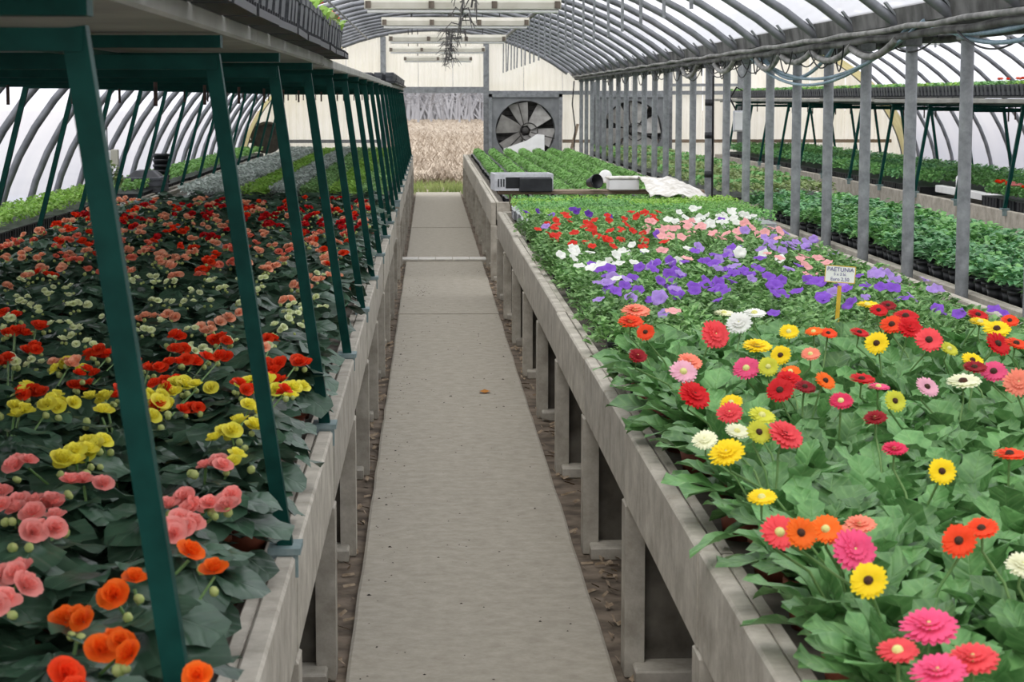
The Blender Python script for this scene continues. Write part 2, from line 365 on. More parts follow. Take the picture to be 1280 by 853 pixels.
def rib_mesh(c, x0, x1, r=.03):
    a0 = math.acos(max(-1, min(1, (x0 - c) / A_))); a1 = math.acos(max(-1, min(1, (x1 - c) / A_))); n = 26
    pts = [(c + A_ * cos(a0 + (a1 - a0) * i / n), 0, Z0 + B_ * sin(a0 + (a1 - a0) * i / n)) for i in range(n + 1)]
    if x0 <= c - A_ + .01: pts = [(c - A_, 0, -.05)] + pts
    if x1 >= c + A_ - .01: pts = pts + [(c + A_, 0, -.05)]
    b = MB(); b.tube(pts, r, 8); return b.mesh('rib', M['rib'])
ribL = rib_mesh(CL, CL - A_, 2.58); ribR = rib_mesh(CR, 2.74, CR + A_)
RIB_Y = [y for y in [10.27 + 1.196 * k for k in range(-9, 24)] if y < END - .3]
for y in RIB_Y:
    obj('rib', ribL, ceilL, (0, y, 0)); obj('rib', ribR, ceilR, (0, y, 0))
for c, par, xs in ((CL, ceilL, (-2.55, -1.1, 1.28)), (CR, ceilR, (3.9, 6.6, 8.0))):
    for x in xs:
        b = MB(); z = arch(c, x) - .045; b.tube([(x, 0, z), (x, END, z)], .016 if x != 1.28 else .03, 6); obj('purlin', b.mesh('purlin', M['rib']), par)
# gutter between the bays
b = MB()
prof = [(2.55, 2.20), (2.565, 2.10), (2.62, 2.055), (2.69, 2.055), (2.745, 2.10), (2.76, 2.20), (2.75, 2.20), (2.735, 2.11), (2.685, 2.07), (2.625, 2.07), (2.575, 2.11), (2.56, 2.20)]
m = len(prof)
b.add([(x, y, z) for y in (0, END) for x, z in prof], [(i, (i + 1) % m, m + (i + 1) % m, m + i) for i in range(m)])
gut = structure(obj('trim_1', b.mesh('gutter', M['gutter'])))
for y in RIB_Y:
    b = MB(); b.bar((2.50, y, 2.225), (2.60, y, 2.10), .05, .012); b.bar((2.81, y, 2.225), (2.71, y, 2.10), .05, .012); obj('bracket', b.mesh('bracket', M['galv']), gut)
# posts
b = MB(); b.tube([(0, 0, -.05), (0, 0, 2.06)], .034, 12); post_me = b.mesh('post', M['galv'])
b = MB(); b.bbox(-.045, .045, -.05, .05, 1.985, 2.055, .006); cap_me = b.mesh('post_bracket', M['galv'])
b = MB(); b.lathe([(.0355, -.03), (.0365, -.03), (.0365, .03), (.0355, .03)], 12); band_me = b.mesh('band', M['black'])
for k, y in enumerate(POST_Y):
    t = thing('steel_post', 'galvanised steel post under the roof gutter, %s post from the front' % nth(k + 1), 'post', (POST_X, y, 0), 0, 'steel posts under the gutter')
    obj('shaft', post_me, t); obj('post_bracket', cap_me, t)
    if y > 14 and abs(y - 19.84) < .3:
        for z in (.98, 1.66, 1.35): obj('tape_band', band_me, t, (0, 0, z))

# ------------------------------------------------------------------ end wall
wall = bpy.data.objects.new('wall_back', None); C.objects.link(wall); structure(wall)
def corrugated(x0, x1, zb, ztop, y=END, seed=0):
    """corrugated sheet between x0 and x1, bottom zb(x), top ztop(x)"""
    b = MB(); n = max(3, int((x1 - x0) / .03)); vs = []
    for i in range(n + 1):
        x = x0 + (x1 - x0) * i / n; yy = y + (.014 if (int(i) % 4) in (0, 1) else -.006)
        vs += [(x, yy, zb), (x, yy, max(zb + .01, ztop(x)))]
    b.add(vs, [(2 * i, 2 * i + 2, 2 * i + 3, 2 * i + 1) for i in range(n)]); return b.mesh('panel', M['cream'])
def roofline(x):
    return max(arch(CL, x) if abs(x - CL) < A_ else 0, arch(CR, x) if abs(x - CR) < A_ else 0) if not 2.55 < x < 2.76 else 2.1
xs = [-3.38, -2.7, -2.1, -1.5, -.82]
for a, c in zip(xs[:-1], xs[1:]): obj('panel', corrugated(a + .004, c - .004, -.05, roofline), wall)
xs = [-.82, -.2, .42, 1.02]
for a, c in zip(xs[:-1], xs[1:]): obj('panel', corrugated(a + .004, c - .004, 1.86, roofline), wall)
xs = [1.02, 1.7, 2.4]
for a, c in zip(xs[:-1], xs[1:]): obj('panel', corrugated(a + .004, c - .004, 1.78, roofline), wall)
for a, c in ((2.4, 3.0),): obj('panel', corrugated(a + .004, c - .004, -.05, roofline), wall)
for a, c in ((3.0, 3.65), (3.65, 4.3)): obj('panel', corrugated(a + .004, c - .004, 1.78, roofline), wall)
xs = [4.3, 4.95, 5.6, 6.25, 6.9, 7.55, 8.1, 8.62]
for a, c in zip(xs[:-1], xs[1:]): obj('panel', corrugated(a + .004, c - .004, -.05, roofline), wall)
for a, c in ((1.02, 2.4), (3.0, 4.3)): obj('panel', corrugated(a, c, -.05, lambda x: .46), wall)
# framing: posts, header and rails
def rail(p, q, w, h, name='rail', m='galv'):
    b = MB(); b.bar(p, q, w, h); return obj(name, b.mesh(name, M[m]), wall)
yw = END - .05
rail((-.83, yw, 0), (-.83, yw, 2.8), .10, .09, 'stud'); rail((1.02, yw, 0), (1.02, yw, 2.72), .10, .09, 'stud'); rail((5.62, yw, 0), (5.62, yw, 2.6), .09, .09, 'stud')
rail((4.34, yw, 0), (4.34, yw, 2.2), .09, .09, 'stud'); rail((2.97, yw, 0), (2.97, yw, 2.0), .07, .07, 'stud')
rail((-.80, yw, 1.85), (1.0, yw, 1.85), .08, .11, 'header')
rail((1.05, yw, 1.80), (5.6, yw, 1.80), .06, .07); rail((4.3, yw, 1.94), (5.6, yw, 1.94), .05, .05)
rail((-3.3, yw, .93), (-.85, yw, .93), .05, .06); rail((2.4, yw, .93), (8.4, yw, .93), .05, .06, 'rail', 'wood')
b = MB(); n = 24
for (c, x0, x1) in ((CL, CL - A_, 2.5), (CR, 2.85, CR + A_)):
    a0 = math.acos((x0 - c) / A_); a1 = math.acos((x1 - c) / A_)
    b.tube([(c + (A_ - .02) * cos(a0 + (a1 - a0) * i / n), END - .1, Z0 + (B_ - .02) * sin(a0 + (a1 - a0) * i / n)) for i in range(n + 1)], .04, 8)
    obj('end_rib', b.mesh('end_rib', M['rib']), wall); b = MB()
# yellowed film strip along the end corner of both outer sides
for c, s in ((CL, -1), (CR, 1)):
    b = MB(); n = 20; vs = []
    for i in range(n + 1):
        t = i / n * radians(62)
        for yy in (END - 1.1, END - .02):
            vs.append((c + s * (A_ - .045) * cos(t), yy, Z0 + (B_ - .045) * sin(t)))
    b.add(vs, [(2 * i, 2 * i + 1, 2 * i + 3, 2 * i + 2) for i in range(n)], True); obj('lining', b.mesh('lining', M['yfilm']), wall)

# exhaust fans
def fan(cx, cz, w, label, turn):
    t = thing('exhaust_fan', label, 'fan', (cx, END - .18, cz)); h = w / 2; R = h * .86
    b = MB()   # housing: square plate with round hole + box sides
    n = 32; vs = []
    for k in range(n):
        a = 2 * pi * k / n; ca, sa = cos(a), sin(a); q = h / max(abs(ca), abs(sa))
        vs += [(ca * q, -.06, sa * q), (ca * R, -.06, sa * R), (ca * R * .97, .14, sa * R * .97), (ca * q, .14, sa * q)]
    fs = []
    for k in range(n):
        j = (k + 1) % n
        for m_ in range(3): fs.append((k * 4 + m_, k * 4 + m_ + 1, j * 4 + m_ + 1, j * 4 + m_))
        fs.append((k * 4 + 3, k * 4, j * 4, j * 4 + 3))
    b.add(vs, fs); obj('housing', b.mesh('housing', M['fanframe']), t)
    b = MB()
    for sx_, sz_ in ((-1, 0), (1, 0), (0, -1), (0, 1)):
        if sx_: b.box(sx_ * h - .03, sx_ * h + .03, -.09, -.055, -h - .03, h + .03)
        else: b.box(-h - .03, h + .03, -.09, -.055, sz_ * h - .03, sz_ * h + .03)
    obj('rim', b.mesh('rim', M['galv']), t)
    # louvre slats behind
    ns = 12
    b = MB(); b.box(-R, R, -.004, .004, -R / ns * .98, R / ns * .98, Matrix.Rotation(radians(-28), 4, 'X')); sm = b.mesh('slat', M['fandark'])
    for k in range(ns): obj('slat', sm, t, (0, .15, -R + (k + .5) * 2 * R / ns))
    b = MB(); b.lathe([(0, 0), (R, 0)], 24); obj('backing', b.mesh('backing', M['fandark']), t, (0, .19, 0), (radians(90), 0, 0))
    b = MB()
    for k in range(6):
        a = turn + k * pi / 3; r0, r1 = R * .16, R * .93; vs = []
        for i in range(7):
            r = r0 + (r1 - r0) * i / 6; wd = .05 + .13 * (i / 6) ** .8; off = .05 * (i / 6)
            tw = radians(34 - 16 * i / 6)
            for sgn in (-1, 1):
                lx, ly = sgn * wd, sgn * wd * math.tan(tw) * .6
                vs.append((r, off + lx, ly))
        fs = [(2 * i, 2 * i + 1, 2 * i + 3, 2 * i + 2) for i in range(6)]
        bb = MB(); bb.add([(x * cos(a) - y * sin(a), z + .02, x * sin(a) + y * cos(a)) for x, y, z in vs], fs, True)
        obj('blade', bb.mesh('blade', M['blade']), t)
    b = MB(); b.lathe([(0, .07), (.045, .07), (.06, .05), (.07, -.04), (.05, -.06), (.04, -.10), (0, -.10)], 20)
    obj('hub', b.mesh('hub', M['fandark']), t, (0, 0, 0), (radians(90), 0, 0))
    b = MB()
    for k in range(3):
        a = radians(90 + 120 * k + 15); b.bar((.1 * cos(a), -.055, .1 * sin(a)), (R * cos(a), -.055, R * sin(a)), .02, .02)
    obj('brace', b.mesh('brace', M['fandark']), t)
    b = MB(); b.tube([(.16 * cos(2 * pi * k / 20), -.05, .16 * sin(2 * pi * k / 20)) for k in range(21)], .012, 6); obj('pulley', b.mesh('pulley', M['fandark']), t, (.06, 0, -.02))
    return t
fan(1.72, 1.12, 1.26, 'large square exhaust fan with six pale blades beside the open doorway', radians(100))
fan(3.65, 1.12, 1.26, 'second square exhaust fan seen behind the row of steel posts', radians(70))
# round black vent in the far corner
t = thing('wall_vent', 'round black vent opening low in the far corner of the end wall', 'vent', (-3.02 + .1, END - .12, 1.0))
b = MB(); b.lathe([(.24, -.03), (.29, -.03), (.29, .04), (.24, .04)], 24); obj('collar', b.mesh('collar', M['fandark']), t, None, (radians(90), 0, 0))
b = MB(); b.lathe([(0, 0), (.24, 0.0)], 24); obj('disc', b.mesh('disc', M['fandark']), t, (0, .02, 0), (radians(90), 0, 0))

# ------------------------------------------------------------------ outside: stubble, grass, trees
rnd = random.Random(5); b = MB()
for i in range(26000):
    y = 42 + 150 * rnd.random() ** 2.0; x = rnd.uniform(-.02 * y - 1.2, .035 * y + 1.6); h = rnd.uniform(.03, .22) if y < 95 else rnd.uniform(.0, .06); a = rnd.uniform(0, pi); w = rnd.uniform(.006, .016)
    lx, ly = rnd.uniform(-.22, .22), rnd.uniform(-.22, .22)
    dx, dy = cos(a) * w, sin(a) * w
    b.add([(x - dx, y - dy, -.05), (x + dx, y + dy, -.05), (x + dx + lx, y + dy + ly, h), (x - dx + lx, y - dy + ly, h)], [(0, 1, 2, 3)])
tag(obj('corn_stubble', b.mesh('corn_stubble', M['straw'])), 'dry tan corn stubble covering the field outside the open doorway', 'stubble', kind='stuff')
b = MB()
for i in range(5000):
    y = rnd.uniform(END + .4, 43.5); x = rnd.uniform(-1.6, 2.6); h = rnd.uniform(.04, .13); a = rnd.uniform(0, pi); w = .008
    lx, ly = rnd.uniform(-.06, .06), rnd.uniform(-.06, .06); dx, dy = cos(a) * w, sin(a) * w
    b.add([(x - dx, y - dy, -.05), (x + dx, y + dy, -.05), (x + lx, y + ly, h)], [(0, 1, 2)])
tag(obj('grass', b.mesh('grass', M['grass'])), 'short green and yellow grass at the threshold of the doorway', 'grass', kind='stuff')
def bare_tree(x, y, h, seed, idx):
    r = random.Random(seed)
    t = thing('bare_tree', 'bare leafless tree in the hazy wood beyond the stubble field, %s along the row' % nth(idx), 'tree', (x, y, -.05), r.uniform(0, 6), 'bare trees beyond the field')
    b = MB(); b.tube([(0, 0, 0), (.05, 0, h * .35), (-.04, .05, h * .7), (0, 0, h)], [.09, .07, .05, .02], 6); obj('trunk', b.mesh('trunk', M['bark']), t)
    b = MB()
    for k in range(26):
        z = h * r.uniform(.12, .92); a = r.uniform(0, 2 * pi); L = h * r.uniform(.16, .34) * (1.15 - z / h * .6)
        p0 = Vector((0, 0, z)); p1 = p0 + Vector((cos(a) * L, sin(a) * L, L * r.uniform(.3, .8)))
        b.tube([p0, p1], [.035, .012], 3, False)
        for q in range(9):
            s0 = p0.lerp(p1, r.uniform(.2, 1)); d = Vector((r.uniform(-1, 1), r.uniform(-1, 1), r.uniform(-.2, 1))) * L * .4
            b.tube([s0, s0 + d], [.022, .012], 3, False)
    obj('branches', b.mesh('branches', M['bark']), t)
for i in range(15):
    bare_tree(-3.5 + i * .95 + random.uniform(-.2, .2), 152 + 6 * (i % 3), random.uniform(6, 9), 100 + i, i + 1)
b = MB()
for i in range(14000):
    x = rnd.uniform(-12, 18); y = rnd.uniform(172, 188); h = 1 + 9 * rnd.random() ** .7; a = 0; lx = rnd.uniform(-2.6, 2.6)
    b.add([(x - .09, y, -.05), (x + .09, y, -.05), (x + lx + .04, y, h), (x + lx - .04, y, h)], [(0, 1, 2, 3)])
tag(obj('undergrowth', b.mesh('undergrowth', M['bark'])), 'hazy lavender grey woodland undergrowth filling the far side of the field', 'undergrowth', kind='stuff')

# ------------------------------------------------------------------ benches
def bench(label, face, back, joints, inward, with_legs=True, top=TOP, bot=BOT, aisle_gap=True, end_boards=(True, True), seed=0):
    """face: X of the board facing the aisle; back: X of the rear board; inward: +1 when the bench lies at larger X"""
    r = random.Random(seed); y0, y1 = joints[0], joints[-1]
    t = thing('plant_bench', label, 'bench', ((face + back) / 2, (y0 + y1) / 2, -.03))
    ox, oy = (face + back) / 2, (y0 + y1) / 2
    def put(name, b, m): 
        me = b.mesh(name, M[m]); me.transform(Matrix.Translation((-ox, -oy, .03))); return obj(name, me, t)
    s = inward; w = .045
    for a, c in zip(joints[:-1], joints[1:]):
        dz = r.uniform(-.004, .004); dx = r.uniform(-.003, .003)
        b = MB(); xa, xb = sorted((face + dx, face + s * w + dx)); b.bbox(xa, xb, a + .004, c - .004, bot + dz, top + dz, .006); put('side_board', b, 'concrete')
        b = MB(); xa, xb = sorted((back, back - s * w)); b.bbox(xa, xb, a + .004, c - .004, bot + .08, top + dz, .006); put('back_board', b, 'concrete')
        b = MB(); xa, xb = sorted((face + s * .062, back - s * .05)); b.bbox(xa, xb, a + .006, c - .006, DECK - .05 + top - TOP, DECK + top - TOP, .005); put('deck_slab', b, 'shaded')  # shadow between the pots is put into the slab colour
        b = MB(); xa, xb = sorted((face + s * .05, face + s * .078)); b.bbox(xa, xb, a + .01, c - .01, top - .05, top - .008, .003); put('edge_strip', b, 'concrete')
    if with_legs:
        for y in joints:
            yy = min(max(y, y0 + .05), y1 - .05)
            b = MB(); xa, xb = sorted((face - s * .004, face + s * .055)); b.bbox(xa, xb, yy - .06, yy + .06, -.03, bot + .035 if False else bot, .006); put('leg', b, 'concrete')
            b = MB(); xa, xb = sorted((face + s * .055, face + s * .55)); b.bbox(xa, xb, yy - .02, yy + .04, -.03, DECK - .05 + top - TOP, .005); put('leg_panel', b, 'shaded')  # weathered panel, under-bench shade painted into its colour
            b = MB(); xa, xb = sorted((face - s * -.02, face + s * .75)); b.bbox(xa, xb, yy - .16, yy + .16, -.03, .02, .006); put('footing', b, 'concrete')
            b = MB(); xa, xb = sorted((back - s * .01, back - s * .30)); b.bbox(xa, xb, yy - .03, yy + .03, -.03, bot + .08, .006); put('rear_leg', b, 'concrete')
    for yy, on in ((y0, end_boards[0]), (y1, end_boards[1])):
        if on:
            b = MB(); xa, xb = sorted((face + s * .05, back - s * .05)); b.bbox(xa, xb, yy, yy + .04, bot + .05, top - .002, .006); put('end_board', b, 'concrete')
    return t
J1 = [1.02] + [y for y in LEG_Y if y < 19.0]
J1 = [1.02 + 1.7 * k for k in range(11)]          # 1.02 .. 18.02
J2 = [19.72 + 1.7 * k for k in range(11)]; J2[-1] = 36.5
bench('long concrete bench of begonias beside the path, inside the green shelf frames', -.29, -2.78, J1, -1, seed=1)
bench('far concrete bench of seedling trays behind the begonia bench', -.29, -2.78, J2, -1, seed=2)
bench('long concrete bench holding gerberas and petunias beside the path', .58, 2.62 - .0, J1, 1, seed=3)
bench('far concrete bench of green seedling rows in front of the exhaust fan', .58, 2.60, J2, 1, seed=4)
bench('narrow outer bench of bright green seedlings along the curved film wall', -2.84, -3.28, [2.72 + 1.7 * k for k in range(20)], -1, False, seed=5)
JR = [2.72 + 1.7 * k for k in range(10)]
bench('concrete bench of leafy green pots just beyond the steel posts', 2.71, 3.70, JR, 1, False, seed=6)
bench('far concrete bench of olive green young plants beyond the steel posts', 2.71, 3.98, J2, 1, False, seed=7)
bench('concrete bench under the green shelf frames along the far film wall', 5.03, 6.55, [9.52 + 1.7 * k for k in range(17)], 1, False, seed=8)

# ------------------------------------------------------------------ green shelf frames and shelves
def frame_parts(xb0, xt0, xt1, xb1, zb, zt, lift=.027):
    d = {}
    def leg(p, q):
        b = MB(); b.bar(p, q, .032, .032); return b.mesh('leg', M['green'])
    d['leg'] = [leg((xb0, 0, zb + .012), (xt0, 0, zt)), leg((xb1, 0, zb + .012), (xt1, 0, zt))]
    b = MB(); b.bar((xt0 + .012 * (1 if xt0 > xt1 else -1), 0, zt - .016), (xt1 - .012 * (1 if xt0 > xt1 else -1), 0, zt - .016), .04, .03); d['crossbar'] = b.mesh('crossbar', M['green'])
    d['foot'] = []
    for x in (xb0, xb1):
        b = MB(); b.box(x - .035, x + .035, -.05, .05, zb, zb + .014); b.box(x - .03, x + .03, -.045, -.035, zb - .05, zb); d['foot'].append(b.mesh('foot', M['pad']))
    d['rod'] = []
    for f in (.28, .72):
        x = xt0 + (xt1 - xt0) * f; b = MB(); b.tube([(x, .0, zt - .12), (x, 0, zt + .06)], .008, 6); d['rod'].append(b.mesh('threaded_rod', M['rod']))
    b = MB(); s = 1 if xt0 > xt1 else -1; b.bar((xt0 + .02 * s, 0, zt + lift), (xt1 - .02 * s, 0, zt + lift), .05, .026); d['support'] = b.mesh('support_bar', M['green'])
    return d
def frames(ys, parts, what, group):
    for k, y in enumerate(ys):
        t = thing('shelf_stand', 'green painted leaning shelf stand %s, %s stand from the front' % (what, nth(k + 1)), 'frame', (0, y, 0), 0, group)
        for m_ in parts['leg']: obj('leg', m_, t)
        obj('crossbar', parts['crossbar'], t); obj('support_bar', parts['support'], t)
        for m_ in parts['foot']: obj('foot', m_, t)
        for m_ in parts['rod']: obj('threaded_rod', m_, t)
PL = frame_parts(-.315, -.455, -2.46, -2.74, TOP + .006, 1.791)
frames([2.72 + 1.7 * k for k in range(20)], PL, 'over the begonia bench', 'green shelf frames beside the path')
PR = frame_parts(5.02, 5.16, 6.40, 6.53, TOP + .006, 1.60)
frames([9.52 + 1.7 * k for k in range(16)], PR, 'along the far film wall', 'green shelf frames by the film wall')
def shelf(label, xs, ys, z, edge):
    t = thing('hanging_shelf', label, 'shelf', (sum(xs) / len(xs), ys[0], z))
    for a, c in zip(ys[:-1], ys[1:]):
        dz = random.Random(int(a * 10)).uniform(-.006, .006)
        b = MB(); b.bbox(min(xs), max(xs), a + .003, c - .003, z + dz, z + dz + .042, .006); me = b.mesh('board', M['board']); me.transform(Matrix.Translation(-t.location)); obj('board', me, t)
    for x in edge:
        b = MB(); b.bar((x, ys[0], z - .013), (x, ys[-1], z - .013), .03, .02); me = b.mesh('rail', M['green']); me.transform(Matrix.Translation(-t.location)); obj('rail', me, t)
shelf('long grey board shelf on the green frames above the begonias', (-.44, -2.47), [2.0 + 3.4 * k for k in range(11)], 1.832, (-.9, -1.5, -2.1))
shelf('grey board shelf on the green frames along the far film wall', (5.13, 6.42), [10.4 + 3.4 * k for k in range(9)], 1.655, (5.25, 6.3))

# ------------------------------------------------------------------ leaf and flower meshes
def leaf_mesh(name, L, W, prof, seed, droop=.35, fold=.18, nl=7, wave=.0, m=None, jag=0.0):
    r = random.Random(seed); b = MB(); vs = []; cols = (-1, -.55, 0, .55, 1)
    ph = r.uniform(0, 6)
    for i in range(nl + 1):
        u = i / nl; w = prof(u) * W / 2 * (1 + (jag if i % 2 else -jag)); y = L * (u - .08 * droop * u * u); z0 = -droop * L * u * u * .55
        for cx in cols:
            z = z0 + fold * abs(cx) * w + wave * L * sin(u * 11 + ph + (1.6 if cx > 0 else 0)) * abs(cx) ** 2
            vs.append((cx * w, y, z))
    k = len(cols)
    b.add(vs, [(i * k + j, i * k + j + 1, (i + 1) * k + j + 1, (i + 1) * k + j) for i in range(nl) for j in range(k - 1)], True)
    return b.mesh(name, m)
ger_prof = lambda u: (.16 + .25 * u if u < .22 else .55 + .45 * sin(min(1, (u - .2) / .55) * pi / 2)) * (1 if u < .8 else max(.02, sqrt(max(0, 1 - ((u - .8) / .2) ** 2))))
ger_leaves = [leaf_mesh('gerbera_leaf', .19, .070 + .010 * (s % 3), ger_prof, s, droop=.25 + .22 * (s % 3), fold=.25, nl=10, wave=.05, m=M['ger_leaf'], jag=.13) for s in range(6)]
def begonia_leaf(seed):
    r = random.Random(seed); b = MB(); n = 13; R = .052; vs = [(0, .012, .004)]; fs = []
    for ring in (.55, 1.0):
        for k in range(n):
            a = -pi / 2 + 2 * pi * (k + .5) / n; d = R * ring * (1 + .18 * sin(a) + .07 * cos(a * 2 + seed))
            if ring == 1.0: d *= 1 + (.05 if k % 2 else -.05) + r.uniform(-.04, .04)
            x, y = cos(a) * d * 1.05, sin(a) * d + R * .75
            vs.append((x, y, .010 * ring - 8.5 * (d * .55) ** 2 + (.006 * sin(a * 4 + seed) if ring == 1 else 0)))
    for k in range(n):
        j = (k + 1) % n; fs += [(0, 1 + k, 1 + j), (1 + k, 1 + n + k, 1 + n + j, 1 + j)]
    b.add(vs, fs, True); return b.mesh('begonia_leaf', M['beg_leaf'])
beg_leaves = [begonia_leaf(s) for s in range(6)]

def gerbera_head(seed, rows, n, cup):
    r = random.Random(seed); b = MB(); R = .040
    for q in range(rows):
        rr = R * ((1, .90, .52, .34)[q] if rows > 2 else (1, .88)[q]); nn = (n, n - 2, n - 4, 14)[q] if rows > 2 else n; zq = .003 * q
        for k in range(nn):
            a = 2 * pi * (k + .5 * q) / nn + r.uniform(-.05, .05); Lp = rr * r.uniform(.93, 1.05); w = 2 * pi * R / n * .44 * (1 if q < 2 else .62); tilt = cup + (.12, .20, .55, .8)[q] + r.uniform(-.07, .07)
            pr = [(.16, .35), (.5, .85), (.82, 1.0), (1.0, .4)]; vs = []
            for u, ww in pr:
                x = Lp * u; z = zq + Lp * u * math.tan(tilt) * (1 - .5 * u)
                for sg in (-1, 1): vs.append((x * cos(a) - sg * w * ww * sin(a), x * sin(a) + sg * w * ww * cos(a), z + (.0012 if sg > 0 else 0)))
            b.add(vs, [(0, 1, 3, 2), (2, 3, 5, 4), (4, 5, 7, 6)], True)
    return b.mesh('gerbera_head', M['fl_red'])
ger_single = [gerbera_head(s, 2, 21, .02 + .12 * s) for s in range(2)]
ger_double = [gerbera_head(s + 5, 4, 22, .0 + .08 * s) for s in range(2)]
b = MB(); b.lathe([(0, .0085), (.004, .0085), (.0075, .007), (.0095, .003), (.0105, 0)], 12); ger_disc = b.mesh('flower_disc', M['disc_dark'])
b = MB(); b.lathe([(.0015, -.016), (.007, -.012), (.0115, -.004), (.012, .001)], 8); ger_calyx = b.mesh('calyx', M['stem'])

def begonia_bloom(seed):
    r = random.Random(seed); b = MB(); R = .027
    for q, (nn, tilt, sc_) in enumerate(((6, .25, 1.0), (5, .75, .82), (5, 1.1, .6), (3, 1.35, .38))):
        for k in range(nn):
            a = 2 * pi * (k + .5 * (q % 2)) / nn + r.uniform(-.15, .15); L = R * sc_ * r.uniform(.92, 1.06); w = L * .62; vs = []
            for u, ww, curl in ((.05, .3, 0), (.5, 1.0, .18), (.85, .85, .34), (1.0, .35, .42)):
                x = L * u * cos(tilt) - L * curl * sin(tilt) * .5; z = L * u * sin(tilt) + L * curl * .25 + .002 * q
                for sg in (-1, 0, 1):
                    zz = z + (abs(sg) * w * ww * .22); xx = x - abs(sg) * w * ww * .12
                    vs.append((xx * cos(a) - sg * w * ww * sin(a), xx * sin(a) + sg * w * ww * cos(a), zz))
            b.add(vs, [(i * 3 + j, i * 3 + j + 1, i * 3 + 4 + j, i * 3 + 3 + j) for i in range(3) for j in range(2)], True)
    return b.mesh('begonia_bloom', M['fl_red'])
beg_blooms = [begonia_bloom(s) for s in range(4)]
b = MB(); b.lathe([(0, 0), (.006, .003), (.0085, .009), (.006, .016), (0, .019)], 8); bud_me = b.mesh('bud', M['bud'])
def petunia_bloom(seed):
    r = random.Random(seed); b = MB(); n = 15; R = .029; vs = [(0, 0, -.004)]
    for rr, z in ((.3, .004), (.75, .012), (1.0, .011)):
        for k in range(n):
            a = 2 * pi * k / n; d = R * rr * (1 + (.09 * cos(5 * a) if rr == 1 else 0) + (r.uniform(-.03, .03) if rr == 1 else 0))
            vs.append((d * cos(a), d * sin(a), z + (.0035 * sin(5 * a + seed) + r.uniform(-.003, .001) if rr == 1 else 0)))
    fs = [(0, 1 + k, 1 + (k + 1) % n) for k in range(n)]
    for q in range(2):
        for k in range(n):
            j = (k + 1) % n; fs.append((1 + q * n + k, 1 + (q + 1) * n + k, 1 + (q + 1) * n + j, 1 + q * n + j))
    b.add(vs, fs, True); return b.mesh('petunia_bloom', M['fl_red'])
pet_blooms = [petunia_bloom(s) for s in range(4)]

def leaf_mass(name, seed, n, sx_, sy_, h, L, W, m, up=.5, dome=True, z0=0.0, simple=True, edge=.5):
    """a mass of small folded leaves: footprint sx*sy, height h"""
    r = random.Random(seed); b = MB()
    for i in range(n):
        if dome:
            a = r.uniform(0, 2 * pi); q = sqrt(r.random()); x, y = cos(a) * q * sx_ / 2, sin(a) * q * sy_ / 2
            z = z0 + h * (r.uniform(.35, 1.0)) * (1 - edge * q * q)
            az = a + r.uniform(-1.1, 1.1)
        else:
            x, y = r.uniform(-.5, .5) * sx_, r.uniform(-.5, .5) * sy_; z = z0 + h * r.uniform(.3, 1); az = r.uniform(0, 2 * pi)
        el = r.uniform(-.25, 1) * up * 1.4; l = L * r.uniform(.7, 1.2); w = W * r.uniform(.8, 1.15)
        d = Vector((cos(az) * cos(el), sin(az) * cos(el), sin(el))); sd = Vector((-sin(az), cos(az), r.uniform(-.35, .35))).normalized(); nn = sd.cross(d)
        if nn.z > 0: nn = -nn
        p = Vector((x, y, z)) - d * l * .4
        mid = p + d * l * .5 - nn * l * .10; tip = p + d * l - Vector((0, 0, l * .14))
        b.add([p, mid + sd * w / 2, tip, mid - sd * w / 2, mid + nn * w * .12], [(0, 4, 1), (1, 4, 2), (2, 4, 3), (3, 4, 0)], True)
    return b.mesh(name, m)

def pot_mesh(name, r1, r0, h, m, n=14, square=False):
    b = MB()
    if square:
        n = 4
    b.lathe([(r0 * .6, 0.002), (r0, 0), (r1 * .96, h * .80), (r1 * .96, h * .80), (r1 * 1.04, h * .80), (r1 * 1.04, h), (r1 * .95, h), (r1 * .93, h * .88)], n, smooth=not square)
    if square:
        for i, v in enumerate(b.v):
            c, s_ = cos(pi / 4), sin(pi / 4); b.v[i] = (v[0] * c - v[1] * s_, v[0] * s_ + v[1] * c, v[2])
    return b.mesh(name, m)
def soil_mesh(r, z, n=14):
    b = MB(); b.lathe([(0, z + .006), (r * .6, z + .004), (r, z)], n); return b.mesh('soil', M['peat'])
terra_pot = pot_mesh('pot', .058, .042, .10, M['terra']); terra_soil = soil_mesh(.054, .09)
black_pot = pot_mesh('pot', .052, .040, .085, M['black'], 10); black_soil = soil_mesh(.049, .075, 10)

# ------------------------------------------------------------------ gerberas
GER = []   # plants: (object, x, y)
rnd = random.Random(11)
ys = [2.25 + .205 * k for k in range(24)]
for j, y in enumerate(ys):
    xmax = min(2.2, .292 * y + .12)
    i = 0
    while True:
        x = .735 + .20 * i
        if x > xmax: break
        X, Y = x + rnd.uniform(-.02, .02) + (.05 if j % 2 else 0), y + rnd.uniform(-.025, .025)
        t = thing('gerbera_plant', 'potted gerbera with lobed leaves, %s from the path in %s row from front' % (nth(i + 1), nth(j + 1)), 'plant', (X, Y, DECK), 0, 'potted gerberas on the bench')
        obj('pot', terra_pot, t); obj('soil', terra_soil, t)
        nl = rnd.randint(20, 23); a0 = rnd.uniform(0, 6)
        for k in range(nl):
            a = a0 + k * 2.399; q = k / nl; pit = radians(76 - 62 * q + rnd.uniform(-12, 12)); s = (.82 + .25 * q) * rnd.uniform(.88, 1.12)
            obj('leaf', rnd.choice(ger_leaves), t, (cos(a + pi / 2) * .012, sin(a + pi / 2) * .012, .088 + .02 * (1 - q)), Euler((pit, rnd.uniform(-.25, .25), a)), s)
        GER.append((t, X, Y)); i += 1
